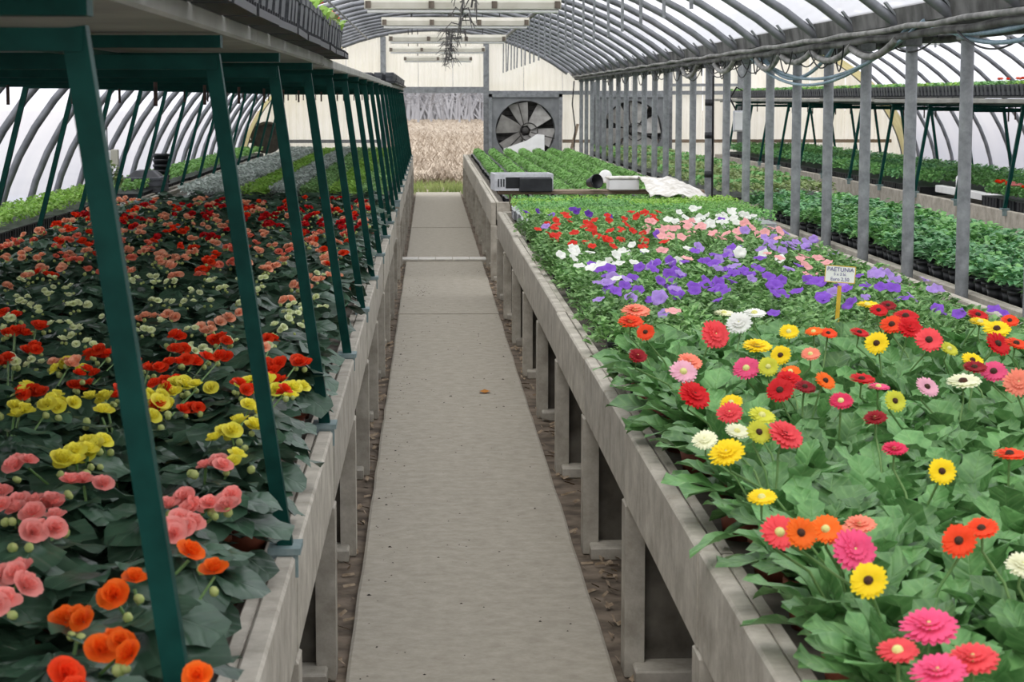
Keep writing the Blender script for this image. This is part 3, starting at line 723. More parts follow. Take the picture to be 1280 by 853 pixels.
# blooms seen in the photograph: pixel, pixel radius, colour, disc, facing (0 up .. 1 toward the path front), double
GF = [(893, 419, 20, 'coral', 'p', .9, 1), (924, 405, 17, 'white', 'p', .7, 1), (943, 393, 15, 'white', 'p', .1, 0), (905, 393, 14, 'cream', 'p', 0, 0), (946, 435, 20, 'yellow', 'p', .15, 1), (976, 445, 14, 'yellow', 'd', .8, 0),
      (960, 459, 9, 'lime', 'p', .9, 0), (933, 462, 18, 'pink', 'p', .6, 0), (854, 466, 18, 'palepink', 'p', .6, 0), (862, 454, 17, 'salmon', 'p', .4, 1), (867, 495, 22, 'red', 'd', .6, 1), (975, 489, 18, 'red', 'd', .7, 0),
      (986, 476, 18, 'red', 'd', .4, 1), (988, 466, 13, 'orange', 'p', .3, 0), (1031, 477, 12, 'orange', 'd', .6, 0), (1077, 476, 17, 'red', 'd', .1, 0), (1098, 485, 13, 'pink', 'p', 0, 0), (1051, 503, 16, 'hotpink', 'p', .4, 0),
      (1118, 502, 15, 'lime', 'd', .9, 0), (1158, 485, 16, 'palepink', 'd', .6, 0), (1204, 480, 23, 'cream', 'd', .1, 0), (1242, 466, 18, 'pink', 'd', .5, 0), (1273, 479, 20, 'salmon', 'p', .8, 1), (1215, 452, 15, 'yellow', 'd', .4, 0),
      (1218, 461, 16, 'darkred', 'd', .2, 0), (1246, 431, 18, 'red', 'd', .7, 0), (1270, 431, 16, 'redorange', 'd', .2, 0), (1246, 413, 18, 'yellow', 'd', .3, 0), (1225, 404, 15, 'yellow', 'p', .1, 0), (1222, 395, 14, 'red', 'd', .3, 0),
      (1161, 426, 18, 'coral', 'd', .7, 0), (1137, 411, 17, 'red', 'd', .6, 1), (1115, 407, 16, 'redorange', 'd', .5, 0), (1132, 397, 17, 'red', 'd', .2, 0), (1096, 430, 16, 'yellow', 'd', .8, 0), (1074, 417, 13, 'red', 'd', .2, 0),
      (1084, 383, 15, 'yellow', 'p', 0, 0), (1098, 389, 12, 'red', 'd', .4, 0), (986, 416, 13, 'yellow', 'p', .5, 0), (1017, 416, 11, 'orange', 'p', .2, 0), (912, 517, 17, 'coral', 'p', .6, 1), (914, 505, 13, 'yellow', 'p', .4, 0),
      (952, 521, 18, 'lime', 'p', .3, 0), (948, 541, 12, 'lime', 'd', .8, 0), (981, 546, 25, 'coral', 'd', .5, 1), (881, 551, 16, 'cream', 'p', .5, 1), (921, 541, 14, 'cream', 'p', .3, 0), (909, 568, 24, 'yellow', 'p', .5, 1),
      (1094, 524, 8, 'darkred', 'p', .3, 1), (1118, 563, 11, 'hotpink', 'p', .2, 1), (1262, 570, 22, 'redorange', 'd', 0, 0), (794, 390, 19, 'salmon', 'p', .15, 1), (788, 404, 17, 'redorange', 'p', .2, 1), (807, 416, 10, 'redorange', 'd', .8, 0),
      (797, 446, 12, 'darkred', 'p', .5, 1), (1177, 590, 16, 'yellow', 'd', .9, 0), (952, 624, 11, 'yellow', 'p', .2, 0), (974, 667, 25, 'coral', 'p', .7, 0), (1000, 667, 16, 'orange', 'd', .9, 0), (1032, 663, 13, 'orange', 'p', .6, 0),
      (1075, 658, 20, 'salmon', 'p', .2, 1), (1067, 689, 30, 'pink', 'l', .8, 1), (1086, 727, 25, 'yellow', 'd', .85, 0), (1046, 672, 18, 'salmon', 'p', .4, 0), (1199, 677, 23, 'redorange', 'd', .9, 0), (1227, 663, 19, 'scarlet', 'd', .3, 0),
      (1161, 786, 38, 'pink', 'p', .25, 1), (1216, 826, 34, 'coral', 'p', .2, 1), (1173, 844, 38, 'pink', 'p', .25, 1), (1122, 816, 14, 'coral', 'p', .2, 0), (1278, 708, 13, 'cream', 'p', .4, 1), (1110, 383, 11, 'darkred', 'd', .3, 0), (1035, 418, 10, 'redorange', 'd', .3, 0),
      (1006, 485, 10, 'darkred', 'd', .3, 0), (1186, 437, 11, 'lime', 'p', .5, 0), (1262, 402, 12, 'scarlet', 'd', .4, 0), (1013, 444, 10, 'salmon', 'p', .4, 0)]
CN = dict(coral='coral', salmon='salmon pink', pink='pink', hotpink='deep pink', palepink='pale pink', darkred='dark red', redorange='red orange', lime='lime yellow', cream='cream', white='white', yellow='yellow', red='red', orange='orange', scarlet='scarlet')
for (px, py, r, col, disc, face, dbl) in GF:
    z = .985 if py > 430 else 1.0
    p = at_z(px, py, z + rnd.uniform(-.012, .012))
    scl = max(.7, min(1.35, (r * p.y / FPX) / .040))
    t, X, Y = min(GER, key=lambda g: (g[1] - p.x) ** 2 + (g[2] - p.y) ** 2)
    loc = p - Vector(t.location)
    tilt = radians(8 + 62 * face); az = rnd.uniform(-.5, .5)
    rot = Euler((tilt, 0, az))
    f = obj('flower', rnd.choice(ger_double if dbl else ger_single), t, loc, rot, scl, M['fl_' + col]); f['label'] = CN[col] + ' gerbera bloom'
    obj('flower_disc', ger_disc, f, (0, 0, .004), None, (.9 if dbl else 1.1), M['disc_dark'] if disc == 'd' else M['disc_pale'])
    obj('calyx', ger_calyx, f)
    base = Vector((rnd.uniform(-.01, .01), rnd.uniform(-.01, .01), .09)); up = rot.to_matrix() @ Vector((0, 0, 1)); top = loc - up * .015 * scl
    b = MB(); b.tube([base, base.lerp(top, .55) + Vector((0, 0, .02)), top - up * .02 - Vector((0, 0, .012)), top], .0028, 5, False); obj('stem', b.mesh('stem', M['stem']), t)

# ------------------------------------------------------------------ begonias
rnd = random.Random(21)
def beg_colour(y, x):
    y = y + rnd.gauss(0, .16 + .02 * y)
    if y < 3.05: return 'orange' if rnd.random() < .7 else 'begpink'
    if y < 3.85: return 'begpink'
    if y < 5.15: return 'begyellow'
    if y < 6.05: return 'scarlet' if rnd.random() < .6 else 'redorange'
    if y < 9.0: return 'begwhite' if rnd.random() < .8 else 'peach'
    if y < 11.6: return rnd.choice(['peach', 'peach', 'salmon', 'redorange'])
    return rnd.choice(['red', 'red', 'scarlet', 'peach'])
BN = dict(orange='orange', begpink='salmon pink', begyellow='yellow', scarlet='scarlet', redorange='red orange', begwhite='creamy white', peach='peach', salmon='salmon', red='red')
BEG = []
y, j = 2.15, 0
sp = .248
mass = leaf_mass('far_begonia', 5, 60, .26, .26, .20, .085, .08, M['beg_leaf'], .3)
def bloom_cluster(t, loc, n, col, size=1.0, spread=.03):
    for q in range(2 if n > 1 else 1):
        a = rnd.uniform(3.6, 5.8); obj('bud', bud_me, t, loc + Vector((cos(a) * spread * 1.1, sin(a) * spread * 1.1, -.022 + rnd.uniform(-.008, .006))), Euler((rnd.uniform(.2, 1.2), 0, rnd.uniform(-1.5, 1.5))), rnd.uniform(.8, 1.2) * size)
    for q in range(n):
        a = rnd.uniform(0, 2 * pi); d = spread * (0 if q == 0 else 1) * rnd.uniform(.7, 1.2)
        obj('flower', rnd.choice(beg_blooms), t, loc + Vector((cos(a) * d, sin(a) * d, -.3 * d * rnd.random() * (q > 0) + rnd.uniform(-.006, .008))), Euler((rnd.uniform(.1, .9), rnd.uniform(-.5, .5), rnd.uniform(-1, 1))), size * rnd.uniform(.8, 1.1), M['fl_' + col])
while y < 17.9:
    i = 0
    while True:
        x = -.445 - sp * i
        if x < max(-2.27, -.207 * y - .10): break
        X, Y = x + rnd.uniform(-.025, .025) - (.06 if j % 2 else 0), y + rnd.uniform(-.03, .03)
        col = beg_colour(Y, X)
        BEG.append((X, Y, col, i, j)); i += 1
    y += sp * (1 if y < 9 else 1.06); j += 1
BEG.sort(key=lambda g: g[1])
beds = BEG[300:]
BP = []
for (X, Y, col, i, j) in BEG[:300]:
    t = thing('begonia_plant', '%s begonia in clay pot, %s from the path in %s row from front' % (BN[col], nth(i + 1), nth(j + 1)), 'plant', (X, Y, DECK), 0, 'potted begonias on the bench')
    obj('pot', terra_pot, t); obj('soil', terra_soil, t)
    nl = 19 if Y < 7 else 14; a0 = rnd.uniform(0, 6)
    for k in range(nl):
        a = a0 + k * 2.399; q = (k + .5) / nl; rad = .015 + .105 * q; z = .095 + .135 * (1 - q ** 1.6) + rnd.uniform(-.012, .02)
        obj('leaf', rnd.choice(beg_leaves), t, (-sin(a) * rad * .55, cos(a) * rad * .55, z), Euler((radians(rnd.uniform(-30, 4) - 14 * q), rnd.uniform(-.35, .35), a)), rnd.uniform(.80, 1.22))
    if Y < 5.0: BP.append((t, X, Y)); continue
    dense = dict(begwhite=(2, 3), red=(2, 3), scarlet=(2, 3), peach=(2, 3), salmon=(2, 3), redorange=(2, 3)).get(col, (3, 4))
    for c in range(rnd.randint(dense[0] - 1, dense[0])):
        a = rnd.uniform(0, 6.28); d = rnd.uniform(.0, .09)
        bloom_cluster(t, Vector((cos(a) * d, sin(a) * d, .255 + rnd.uniform(-.01, .035))), rnd.randint(2, dense[1]), col, .62 if col == 'begwhite' else .85, .03)
# clusters near the camera, as the photograph shows them
BF = [(100, 775, 'orange', 3), (152, 812, 'orange', 4), (168, 733, 'orange', 1), (145, 748, 'orange', 1), (236, 697, 'orange', 1), (268, 718, 'orange', 1), (248, 850, 'orange', 1), (80, 850, 'redorange', 2),
      (22, 725, 'begpink', 4), (5, 750, 'begpink', 2), (40, 668, 'begpink', 3), (22, 640, 'begpink', 3), (45, 630, 'begpink', 4), (5, 618, 'begpink', 2), (36, 583, 'begpink', 3), (105, 605, 'begpink', 3), (215, 667, 'begpink', 5), (222, 655, 'begpink', 4), (232, 628, 'begpink', 2), (262, 630, 'begpink', 4), (290, 626, 'begpink', 2), (257, 582, 'begpink', 4), (70, 650, 'begpink', 1),
      (110, 568, 'begyellow', 5), (96, 578, 'begyellow', 4), (128, 556, 'begyellow', 3), (30, 488, 'begyellow', 3), (18, 514, 'begyellow', 3), (60, 510, 'begyellow', 2), (85, 458, 'begyellow', 3), (132, 498, 'begyellow', 3), (185, 495, 'begyellow', 4), (198, 508, 'begyellow', 4), (206, 490, 'begyellow', 3), (188, 524, 'begyellow', 2), (230, 478, 'begyellow', 3), (245, 485, 'begyellow', 2), (290, 545, 'begyellow', 4), (300, 530, 'begyellow', 3), (310, 512, 'begyellow', 3), (295, 575, 'begyellow', 2), (360, 485, 'begyellow', 4), (345, 492, 'begyellow', 2), (335, 478, 'begyellow', 2), (128, 520, 'begyellow', 2),
      (18, 415, 'scarlet', 4), (45, 410, 'scarlet', 4), (10, 450, 'scarlet', 3), (20, 395, 'redorange', 2), (135, 445, 'scarlet', 3), (160, 435, 'scarlet', 2), (230, 438, 'scarlet', 4), (242, 452, 'scarlet', 3), (220, 424, 'scarlet', 2), (278, 425, 'scarlet', 3), (276, 447, 'scarlet', 2), (340, 425, 'scarlet', 3), (335, 455, 'scarlet', 3), (372, 452, 'scarlet', 3), (165, 455, 'redorange', 2), (185, 462, 'redorange', 1)]
for (px, py, col, n) in BF:
    p = at_z(px, py, .945)
    t, X, Y = min(BP, key=lambda g: (g[1] - p.x) ** 2 + (g[2] - p.y) ** 2)
    bloom_cluster(t, p - Vector(t.location), n, col, 1.0, .036)
    loc = p - Vector(t.location)
    b = MB(); b.tube([(0, 0, .09), loc * .5 + Vector((0, 0, .07)), loc - Vector((0, 0, .005))], .003, 4, False); obj('stem', b.mesh('stem', M['stem']), t)
if beds:
    b = MB()
    for (X, Y, col, i, j) in beds:
        for q in range(26):
            a = rnd.uniform(0, 6.28); d = .13 * sqrt(rnd.random()); az = rnd.uniform(0, 6.28); l = .05; z = DECK + .08 + .14 * (1 - (d / .13) ** 2) + rnd.uniform(-.02, .02)
            x, y_ = X + cos(a) * d, Y + sin(a) * d
            b.add([(x - cos(az) * l, y_ - sin(az) * l, z), (x + sin(az) * l * .8, y_ - cos(az) * l * .8, z - .012), (x + cos(az) * l, y_ + sin(az) * l, z + .004), (x - sin(az) * l * .8, y_ + cos(az) * l * .8, z + .01)], [(0, 1, 2, 3)], True)
    bed = obj('begonia_leaves', b.mesh('begonia_leaves', M['beg_leaf'])); tag(bed, 'low dark foliage of the last begonia rows at the far end of their bench', 'foliage', kind='stuff')

# ------------------------------------------------------------------ petunias
rnd = random.Random(31)
pet_mass = [leaf_mass('foliage', s, 230, .25, .25, .155, .050, .027, M['pet_leaf'], .75, True, .05, edge=.62) for s in range(6)]
ZONES = [(720, 292, 70, 18, 'petred'), (790, 300, 50, 16, 'petred'), (690, 300, 40, 14, 'petred'), (810, 268, 25, 8, 'petred'), (700, 325, 40, 20, 'white'), (745, 335, 50, 24, 'white'), (790, 325, 40, 20, 'white'), (900, 275, 60, 14, 'white'), (935, 320, 60, 14, 'white'),
         (860, 290, 60, 14, 'petpink'), (935, 292, 50, 12, 'petpink'), (1000, 330, 60, 14, 'petpink'), (850, 320, 30, 10, 'petpink'), (1010, 350, 50, 12, 'petpink'), (840, 395, 30, 14, 'petpink'),
         (800, 355, 90, 26, 'purple'), (860, 365, 60, 24, 'purple'), (900, 318, 60, 12, 'purple'), (960, 345, 70, 24, 'purple'), (1060, 370, 90, 24, 'purple'), (1150, 355, 80, 24, 'lilac'), (980, 310, 60, 10, 'lilac'), (720, 380, 40, 20, 'purple'), (1240, 385, 60, 20, 'purple'),
         (700, 262, 90, 8, 'violet'), (830, 258, 90, 6, 'violet'), (930, 262, 60, 7, 'cream')]
PETN = dict(petred='red', white='white', petpink='salmon pink', purple='purple', lilac='lilac', violet='dark violet', cream='cream')
y, j, cnt = 7.0, 0, 0
pet_cells = []
while y < 15.2:
    i = 0
    while True:
        x = .75 + .222 * i
        if x > min(2.12, .292 * y + .1): break
        if not (y < 7.3 and x > 2.2): pet_cells.append((x, y, i, j))
        i += 1
    y += .228; j += 1
for (x, y, i, j) in pet_cells[:305]:
    X, Y = x + rnd.uniform(-.03, .03) + (.06 if j % 2 else 0), y + rnd.uniform(-.03, .03)
    px, py = to_px((X, Y, .88))
    best = None; bs = 0
    for (zx, zy, rx, ry, col) in ZONES:
        s = math.exp(-((px - zx) / rx) ** 2 - ((py - zy) / ry) ** 2) * rnd.uniform(.5, 1.2)
        if s > bs: bs, best = s, col
    nfl = 0 if bs < .22 else (rnd.randint(0, 1) if bs < .42 else rnd.randint(1, 3))
    if best in ('violet', 'cream'): nfl = min(nfl, 2)
    if best == 'petred': nfl = min(nfl, rnd.randint(1, 2))
    lab = ('%s flowered petunia in a black pot' % PETN[best]) if nfl else 'green petunia without open flowers in a black pot'
    t = thing('petunia_plant', lab + ', %s from the path in %s row' % (nth(i + 1), nth(j + 1)), 'plant', (X, Y, DECK), rnd.uniform(0, 6), 'potted petunias on the bench')
    obj('pot', black_pot, t); obj('soil', black_soil, t); obj('foliage', rnd.choice(pet_mass), t, None, None, rnd.uniform(.92, 1.12))
    for k in range(nfl):
        a = rnd.uniform(0, 6.28); d = .115 * sqrt(rnd.random()); z = .055 + .155 * (1 - .4 * (d / .13) ** 2) + rnd.uniform(.005, .025)
        c = best
        if rnd.random() < .08: c = rnd.choice(['purple', 'white', 'lilac'])
        if best == 'purple' and rnd.random() < .3: c = 'lilac'
        obj('flower', rnd.choice(pet_blooms), t, (cos(a) * d, sin(a) * d, z), Euler((rnd.uniform(.1, 1.0), rnd.uniform(-.4, .4), -t.rotation_euler.z + rnd.uniform(-.9, .9))), rnd.uniform(.85, 1.2), M['fl_' + c])

# ------------------------------------------------------------------ trays of young plants
def tray_mesh(w, l, h, m, cells):
    b = MB(); b.box(-w / 2, w / 2, -l / 2, l / 2, 0, h * .92)
    for k in range(cells + 1):
        y = -l / 2 + l * k / cells
        for s in (-1, 1): b.box(s * w / 2 - .006, s * w / 2 + .006, y - .006, y + .006, 0, h)
    b.box(-w / 2 - .008, w / 2 + .008, -l / 2 - .008, l / 2 + .008, h * .9, h)
    n = max(2, int(w / (l / cells)))
    for k in range(n + 1):
        x = -w / 2 + w * k / n
        for s in (-1, 1): b.box(x - .006, x + .006, s * l / 2 - .006, s * l / 2 + .006, 0, h)
    return b.mesh('tray', m)
def tray_field(name, cat, desc, group, xs, ys, z, w, l, h, tray_m, fol, cells=5, ok=None, jit=.008, words_=('from the path', 'row'), lab=None):
    tm = tray_mesh(w, l, h, tray_m, cells); r = random.Random(name)
    for j, y in enumerate(ys):
        for i, x in enumerate(xs):
            if ok and not ok(x, y): continue
            t = thing(name, desc + (lab(i, j) if lab else ', %s %s in %s %s' % (nth(i + 1), words_[0], nth(j + 1), words_[1])), cat, (x + r.uniform(-jit, jit), y + r.uniform(-jit, jit), z), r.uniform(-.015, .015), group)
            obj('tray', tm, t); obj('foliage', r.choice(fol), t, (0, 0, h), (0, 0, pi if r.random() < .5 else 0))
def rng(a, c, n): return [a + (c - a) * (k + .5) / n for k in range(n)]
def see(x, y, m=.15): return -.2068 * y - m < x < .2865 * y + m
# rows on the far bench in front of the fan
fol = [leaf_mass('foliage', 40 + s, 200, .145, .49, .12, .045, .03, M['row_leaf'], .7, False, -.02) for s in range(4)]
for f_ in fol:      # rounded tops, so that the rows read as rows
    for v in f_.vertices: v.co.z -= 6.5 * v.co.x ** 2
tray_field('seedling_tray', 'tray', 'narrow tray of green seedlings before the fan', 'green seedling trays before the fan', rng(.70, 2.5, 7), rng(19.9, 36.3, 30), DECK, .195, .50, .06, M['black'], fol, 5)
# bright seedlings along the film
fol = [leaf_mass('foliage', 50 + s, 300, .36, .52, .11, .05, .03, M['seed_leaf'], .8, False) for s in range(4)]
tray_field('salad_tray', 'tray', 'black tray of bright seedlings on the outer bench', 'bright seedling trays by the film wall', [-3.06], rng(9.5, 19.4, 18), DECK + .02, .36, .52, .10, M['black'], fol, 6, None, words_=('from the film', 'place'))
fol2 = [leaf_mass('foliage', 55 + s, 240, .36, .52, .11, .05, .032, M['row_leaf'], .8, False) for s in range(3)]
tray_field('lettuce_tray', 'tray', 'tray of leafy seedlings far along the outer bench', 'leafy trays by the film wall', [-3.06], rng(20.6, 36.2, 28), DECK, .36, .52, .08, M['black'], fol2, 6, None, words_=('from the film', 'place'))
# far bench behind the begonias: silver and green rows
def rows_left():
    fs = [leaf_mass('foliage', 60 + s, 170, .25, .56, .12, .06, .04, M['silver_leaf'], .8, False) for s in range(3)]
    fg = [leaf_mass('foliage', 64 + s, 190, .25, .56, .11, .055, .036, M['pet_leaf'], .8, False) for s in range(3)]
    fl = [leaf_mass('foliage', 68 + s, 170, .25, .56, .10, .055, .036, M['seed_leaf'], .8, False) for s in range(3)]
    xs = rng(-.40, -2.42, 7); ys = rng(19.9, 36.2, 27)
    for idx, (kind, ff) in enumerate((('green', fg), ('lime', fl), ('green', fg), ('silver', fs), ('lime', fl), ('silver', fs), ('silver', fs))):
        nm = {'silver': 'silver_plant_tray', 'green': 'leafy_tray', 'lime': 'lime_leaf_tray'}[kind]
        ds = {'silver': 'tray of silvery leaved plants', 'green': 'tray of mid green plants', 'lime': 'tray of yellow green plants'}[kind]
        tray_field(nm, 'tray', ds + ' behind the begonias', 'tray rows behind the begonias', [xs[idx]], ys, DECK, .25, .57, .07, M['black'], ff, 5, None, words_=None, lab=lambda i, j, idx=idx: ', %s along the %s line from the path' % (nth(j + 1), nth(idx + 1)))
rows_left()
# low green trays at the end of the petunia bench
fol = [leaf_mass('foliage', 70 + s, 620, .48, .38, .09, .03, .02, M[('seed_leaf', 'row_leaf', 'mid_leaf')[s]], .8, False) for s in range(3)]
tray_field('moss_tray', 'tray', 'flat tray of tiny green plants behind the petunias', 'flat trays behind the petunias', rng(.70, 2.56, 4), rng(15.3, 17.95, 6), DECK + .02, .45, .38, .075, M['foam'], fol, 3, None, .015)
# pots beyond the posts
rnd = random.Random(77)
fol = [leaf_mass('foliage', 80 + s, 80, .20, .20, .13, .065, .042, M['mid_leaf'], .6, True, .085) for s in range(3)] + [leaf_mass('foliage', 84 + s, 80, .20, .20, .13, .065, .042, M['blue_leaf'], .6, True, .085) for s in range(3)]
cells = []
y, j = 8.9, 0
while y < 17.95:
    for i in range(5):
        x = 2.85 + .172 * i
        if see(x, y, .12): cells.append((x, y, i, j))
    y += .172; j += 1
for (x, y, i, j) in cells[:300]:
    t = thing('leafy_pot_plant', 'leafy green plant in black pot beyond the posts, %s from the posts in %s row' % (nth(i + 1), nth(j + 1)), 'plant', (x + rnd.uniform(-.02, .02), y + rnd.uniform(-.02, .02), DECK), rnd.uniform(0, 6), 'leafy pot plants beyond the posts')
    obj('pot', black_pot, t); obj('soil', black_soil, t); obj('foliage', rnd.choice(fol), t, None, None, rnd.uniform(.9, 1.15))
fol = [leaf_mass('foliage', 90 + s, 170, .38, .56, .13, .065, .042, M[('olive_leaf', 'mid_leaf', 'olive_leaf')[s]], .7, False) for s in range(3)]
tray_field('olive_plant_tray', 'tray', 'tray of olive green plants beyond the posts', 'olive plant trays beyond the posts', rng(2.8, 3.92, 3), rng(19.9, 36.3, 28), DECK, .35, .56, .07, M['black'], fol, 5, words_=('from the posts', 'row'))
fol = [leaf_mass('foliage', 95 + s, 200, .36, .58, .16, .06, .04, M[('mid_leaf', 'blue_leaf', 'mid_leaf')[s]], .7, False) for s in range(3)]
tray_field('bedding_plant_tray', 'tray', 'tray of green bedding plants under the wall shelf', 'bedding plant trays by the film wall', rng(5.14, 6.5, 4), rng(17.0, 36.4, 33), DECK, .33, .58, .09, M['black'], fol, 6, lambda x, y: see(x, y, .4) and (y > 21.8 or x > 5.4), words_=('from the posts', 'row'))

# trays on the two hanging shelves
pot_sq = pot_mesh('pot', .066, .052, .105, M['greyblack'], square=True)
b = MB(); b.box(-.20, .20, -.29, .29, 0, .018)
for k in range(9): b.box(-.2, .2, -.29 + .0725 * k - .004, -.29 + .0725 * k + .004, .018, .028)
carrier = b.mesh('carrier', M['black'])
fol = [leaf_mass('foliage', 110 + s, 90, .38, .58, .05, .05, .035, M[('seed_leaf', 'olive_leaf')[s % 2]], .8, False) for s in range(3)]
r = random.Random(9)
for j, y in enumerate(rng(2.0, 9.6, 12)):
    for i, x in enumerate((-.565, -.985)):
        t = thing('pot_tray', 'carrier of square black pots on the high shelf, %s from its edge, %s along' % (('first', 'second')[i], nth(j + 1)), 'tray', (x, y, 1.876), r.uniform(-.02, .02), 'pot carriers on the high shelf')
        obj('carrier', carrier, t)
        for a in (-.13, 0, .13):
            for c in (-.192, 0, .192): obj('pot', pot_sq, t, (a, c, .02), None, (1, 1.38, 1.12))
        obj('foliage', r.choice(fol), t, (0, 0, .115))
        for k in range(r.randint(0, 2)):
            obj('flower', r.choice(beg_blooms), t, (.15, r.uniform(-.25, .25), .17), None, .9, M['fl_' + r.choice(['coral', 'salmon', 'redorange'])])
for j, y in enumerate(rng(24.5, 35.5, 18)):
    t = thing('pot_tray', 'carrier of square black pots at the far end of the high shelf, %s along' % nth(j + 1), 'tray', (-.6, y, 1.876), r.uniform(-.02, .02), 'pot carriers on the high shelf')
    obj('carrier', carrier, t)
    for a in (-.13, .0, .13):
        for c in (-.192, 0, .192): obj('pot', pot_sq, t, (a, c, .02), None, (1, 1.38, 1.0))
fol = [leaf_mass('foliage', 120 + s, 100, .38, .58, .05, .05, .035, M[('mid_leaf', 'seed_leaf')[s % 2]], .8, False) for s in range(3)]
for j, y in enumerate(rng(15.0, 36.5, 36)):
    t = thing('shelf_tray', 'black pot tray on the shelf along the film wall, %s from the front' % nth(j + 1), 'tray', (5.33, y, 1.70), r.uniform(-.01, .01), 'black trays on the film wall shelf')
    obj('carrier', carrier, t)
    for a in (-.125, .125):
        for c in (-.212, -.0705, .0705, .212): obj('pot', pot_sq, t, (a * 1.05, c, .02))
    obj('foliage', r.choice(fol), t, (0, 0, .105))
    if j < 7:
        for k in range(4): obj('flower', r.choice(beg_blooms), t, (r.uniform(-.18, .0), r.uniform(-.27, .27), .165), None, 1.1, M['fl_' + r.choice(['redorange', 'salmon', 'scarlet'])])

# flowering tray standing on the board of the film wall bench
fol = [leaf_mass('foliage', 130, 260, .20, .50, .12, .055, .035, M['mid_leaf'], .8, False)]
tm = tray_mesh(.20, .50, .09, M['black'], 5)
for j, y in enumerate((17.0, 17.55, 18.1, 18.65)):
    t = thing('geranium_tray', 'black tray of orange flowered plants at the bench edge, %s from the front' % nth(j + 1), 'tray', (5.16, y, TOP + .002), 0, 'orange flowered trays at the bench edge')
    obj('tray', tm, t); obj('foliage', fol[0], t, (0, 0, .09))
    for k in range(6): obj('flower', r.choice(beg_blooms), t, (r.uniform(-.09, .09), r.uniform(-.23, .23), .21), None, 1.2, M['fl_' + r.choice(['redorange', 'scarlet', 'petpink'])])
b = MB(); b.bbox(5.28, 5.36, 16.0, 21.6, TOP + .002, .80); tag(obj('batten', b.mesh('batten', M['white'])), 'long white batten lying behind the orange flowered trays on the bench', 'batten')

# ------------------------------------------------------------------ lamps, rods, vines, pipes, hoses
def lamp(x0, x1, y, z, label, clamps=4):
    t = thing('lamp_fitting', label, 'lamp', ((x0 + x1) / 2, y, z), 0, 'lamp fittings under the roof'); w = (x1 - x0) / 2
    b = MB(); vs = [(-w, -.05, 0), (-w, .05, 0), (-w, .05, .05), (-w, .02, .085), (-w, -.02, .085), (-w, -.05, .05)]
    b.add(vs + [(-x, yy, zz) for x, yy, zz in vs], [(0, 1, 2, 3, 4, 5), (11, 10, 9, 8, 7, 6)] + [(i, 6 + i, 6 + (i + 1) % 6, (i + 1) % 6) for i in range(6)]); obj('casing', b.mesh('casing', M['creambar']), t)
    b = MB(); b.tube([(-w * .97, -.02, -.018), (w * .97, -.02, -.018)], .014, 8); obj('tube', b.mesh('tube', M['white']), t)
    b = MB(); b.box(-.022, .022, -.058, -.046, .005, .06); cm = b.mesh('clamp', M['clamp'])
    for k in range(clamps): obj('clamp', cm, t, (-w * .96 + 2 * w * .96 * k / (clamps - 1), 0, 0))
    b = MB()
    for s in (-.6, .6): b.tube([(s * w, 0, .085), (s * w, 0, arch(CL if (x0 + x1) / 2 < 2.6 else CR, (x0 + x1) / 2 + s * w) - z - .03)], .006, 5)
    obj('hanger', b.mesh('hanger', M['cable']), t)
for k, (a, c, y, z, n) in enumerate(((-.51, 1.04, 16.6, 2.40, 4), (-.50, 1.05, 22.1, 2.46, 4), (-.53, 1.0, 27.4, 2.44, 4), (-.65, .9, 34.0, 2.45, 4), (-.45, .75, 36.9, 2.36, 3))):
    lamp(a, c, y, z, 'cream lamp fitting hung across the aisle roof, %s from the front' % nth(k + 1), n)
for k, (a, c, y, z) in enumerate(((4.1, 5.6, 17.6, 2.32), (4.0, 5.5, 22.4, 2.30), (4.2, 5.7, 27.0, 2.30), (4.1, 5.6, 32, 2.32))):
    lamp(a, c, y, z, 'cream lamp fitting hung over the pots beyond the posts, %s from the front' % nth(k + 1), 4)
b = MB(); b.tube([(0, 0, 0), (0, 0, -.56)], .011, 6); rod_me = b.mesh('conduit', M['galv'])
for k, y in enumerate([yy + .25 for yy in RIB_Y if yy > 8]):
    o = tag(obj('hanging_rod', rod_me, None, (1.30, y, arch(CL, 1.28) - .07)), 'thin grey rod hanging from the roof pipe, %s rod from the front' % nth(k + 1), 'rod', 'hanging rods under the roof')
    o.rotation_euler = (random.uniform(-.03, .03), random.uniform(-.03, .03), 0)
for k, y in enumerate([yy + .3 for yy in RIB_Y if yy > 13][::2]):
    o = tag(obj('hanging_conduit', rod_me, None, (4.6, y, arch(CR, 4.6) - .02)), 'thin grey rod hanging beyond the posts, %s rod from the front' % nth(k + 1), 'rod', 'hanging rods beyond the posts')
    o.scale = (1, 1, 1.3)
r = random.Random(17)
for k, y in enumerate((12.6, 15.8, 19.4, 23.4, 26.6, 30.2, 33.2, 35.6)):
    t = thing('dry_vine', 'dark dried vine dangling from the roof wire, %s from the front' % nth(k + 1), 'vine', (.28 + r.uniform(-.05, .05), y, 2.86), 0, 'dried vines under the roof')
    b = MB(); b.tube([(0, 0, .05), (.02, 0, -.3), (-.03, 0, -.62)], [.010, .009, .006], 5); obj('stem', b.mesh('stem', M['dryvine']), t)
    b = MB()
    for q in range(40):
        z = r.uniform(-.62, .02); a = r.uniform(0, 6.28); L = r.uniform(.05, .17)
        b.tube([(0, 0, z), (cos(a) * L * .6, sin(a) * L * .6, z + r.uniform(-.02, .05)), (cos(a) * L, sin(a) * L, z - r.uniform(.01, .12))], [.007, .006, .003], 3, False)
    obj('twigs', b.mesh('twigs', M['dryvine']), t)
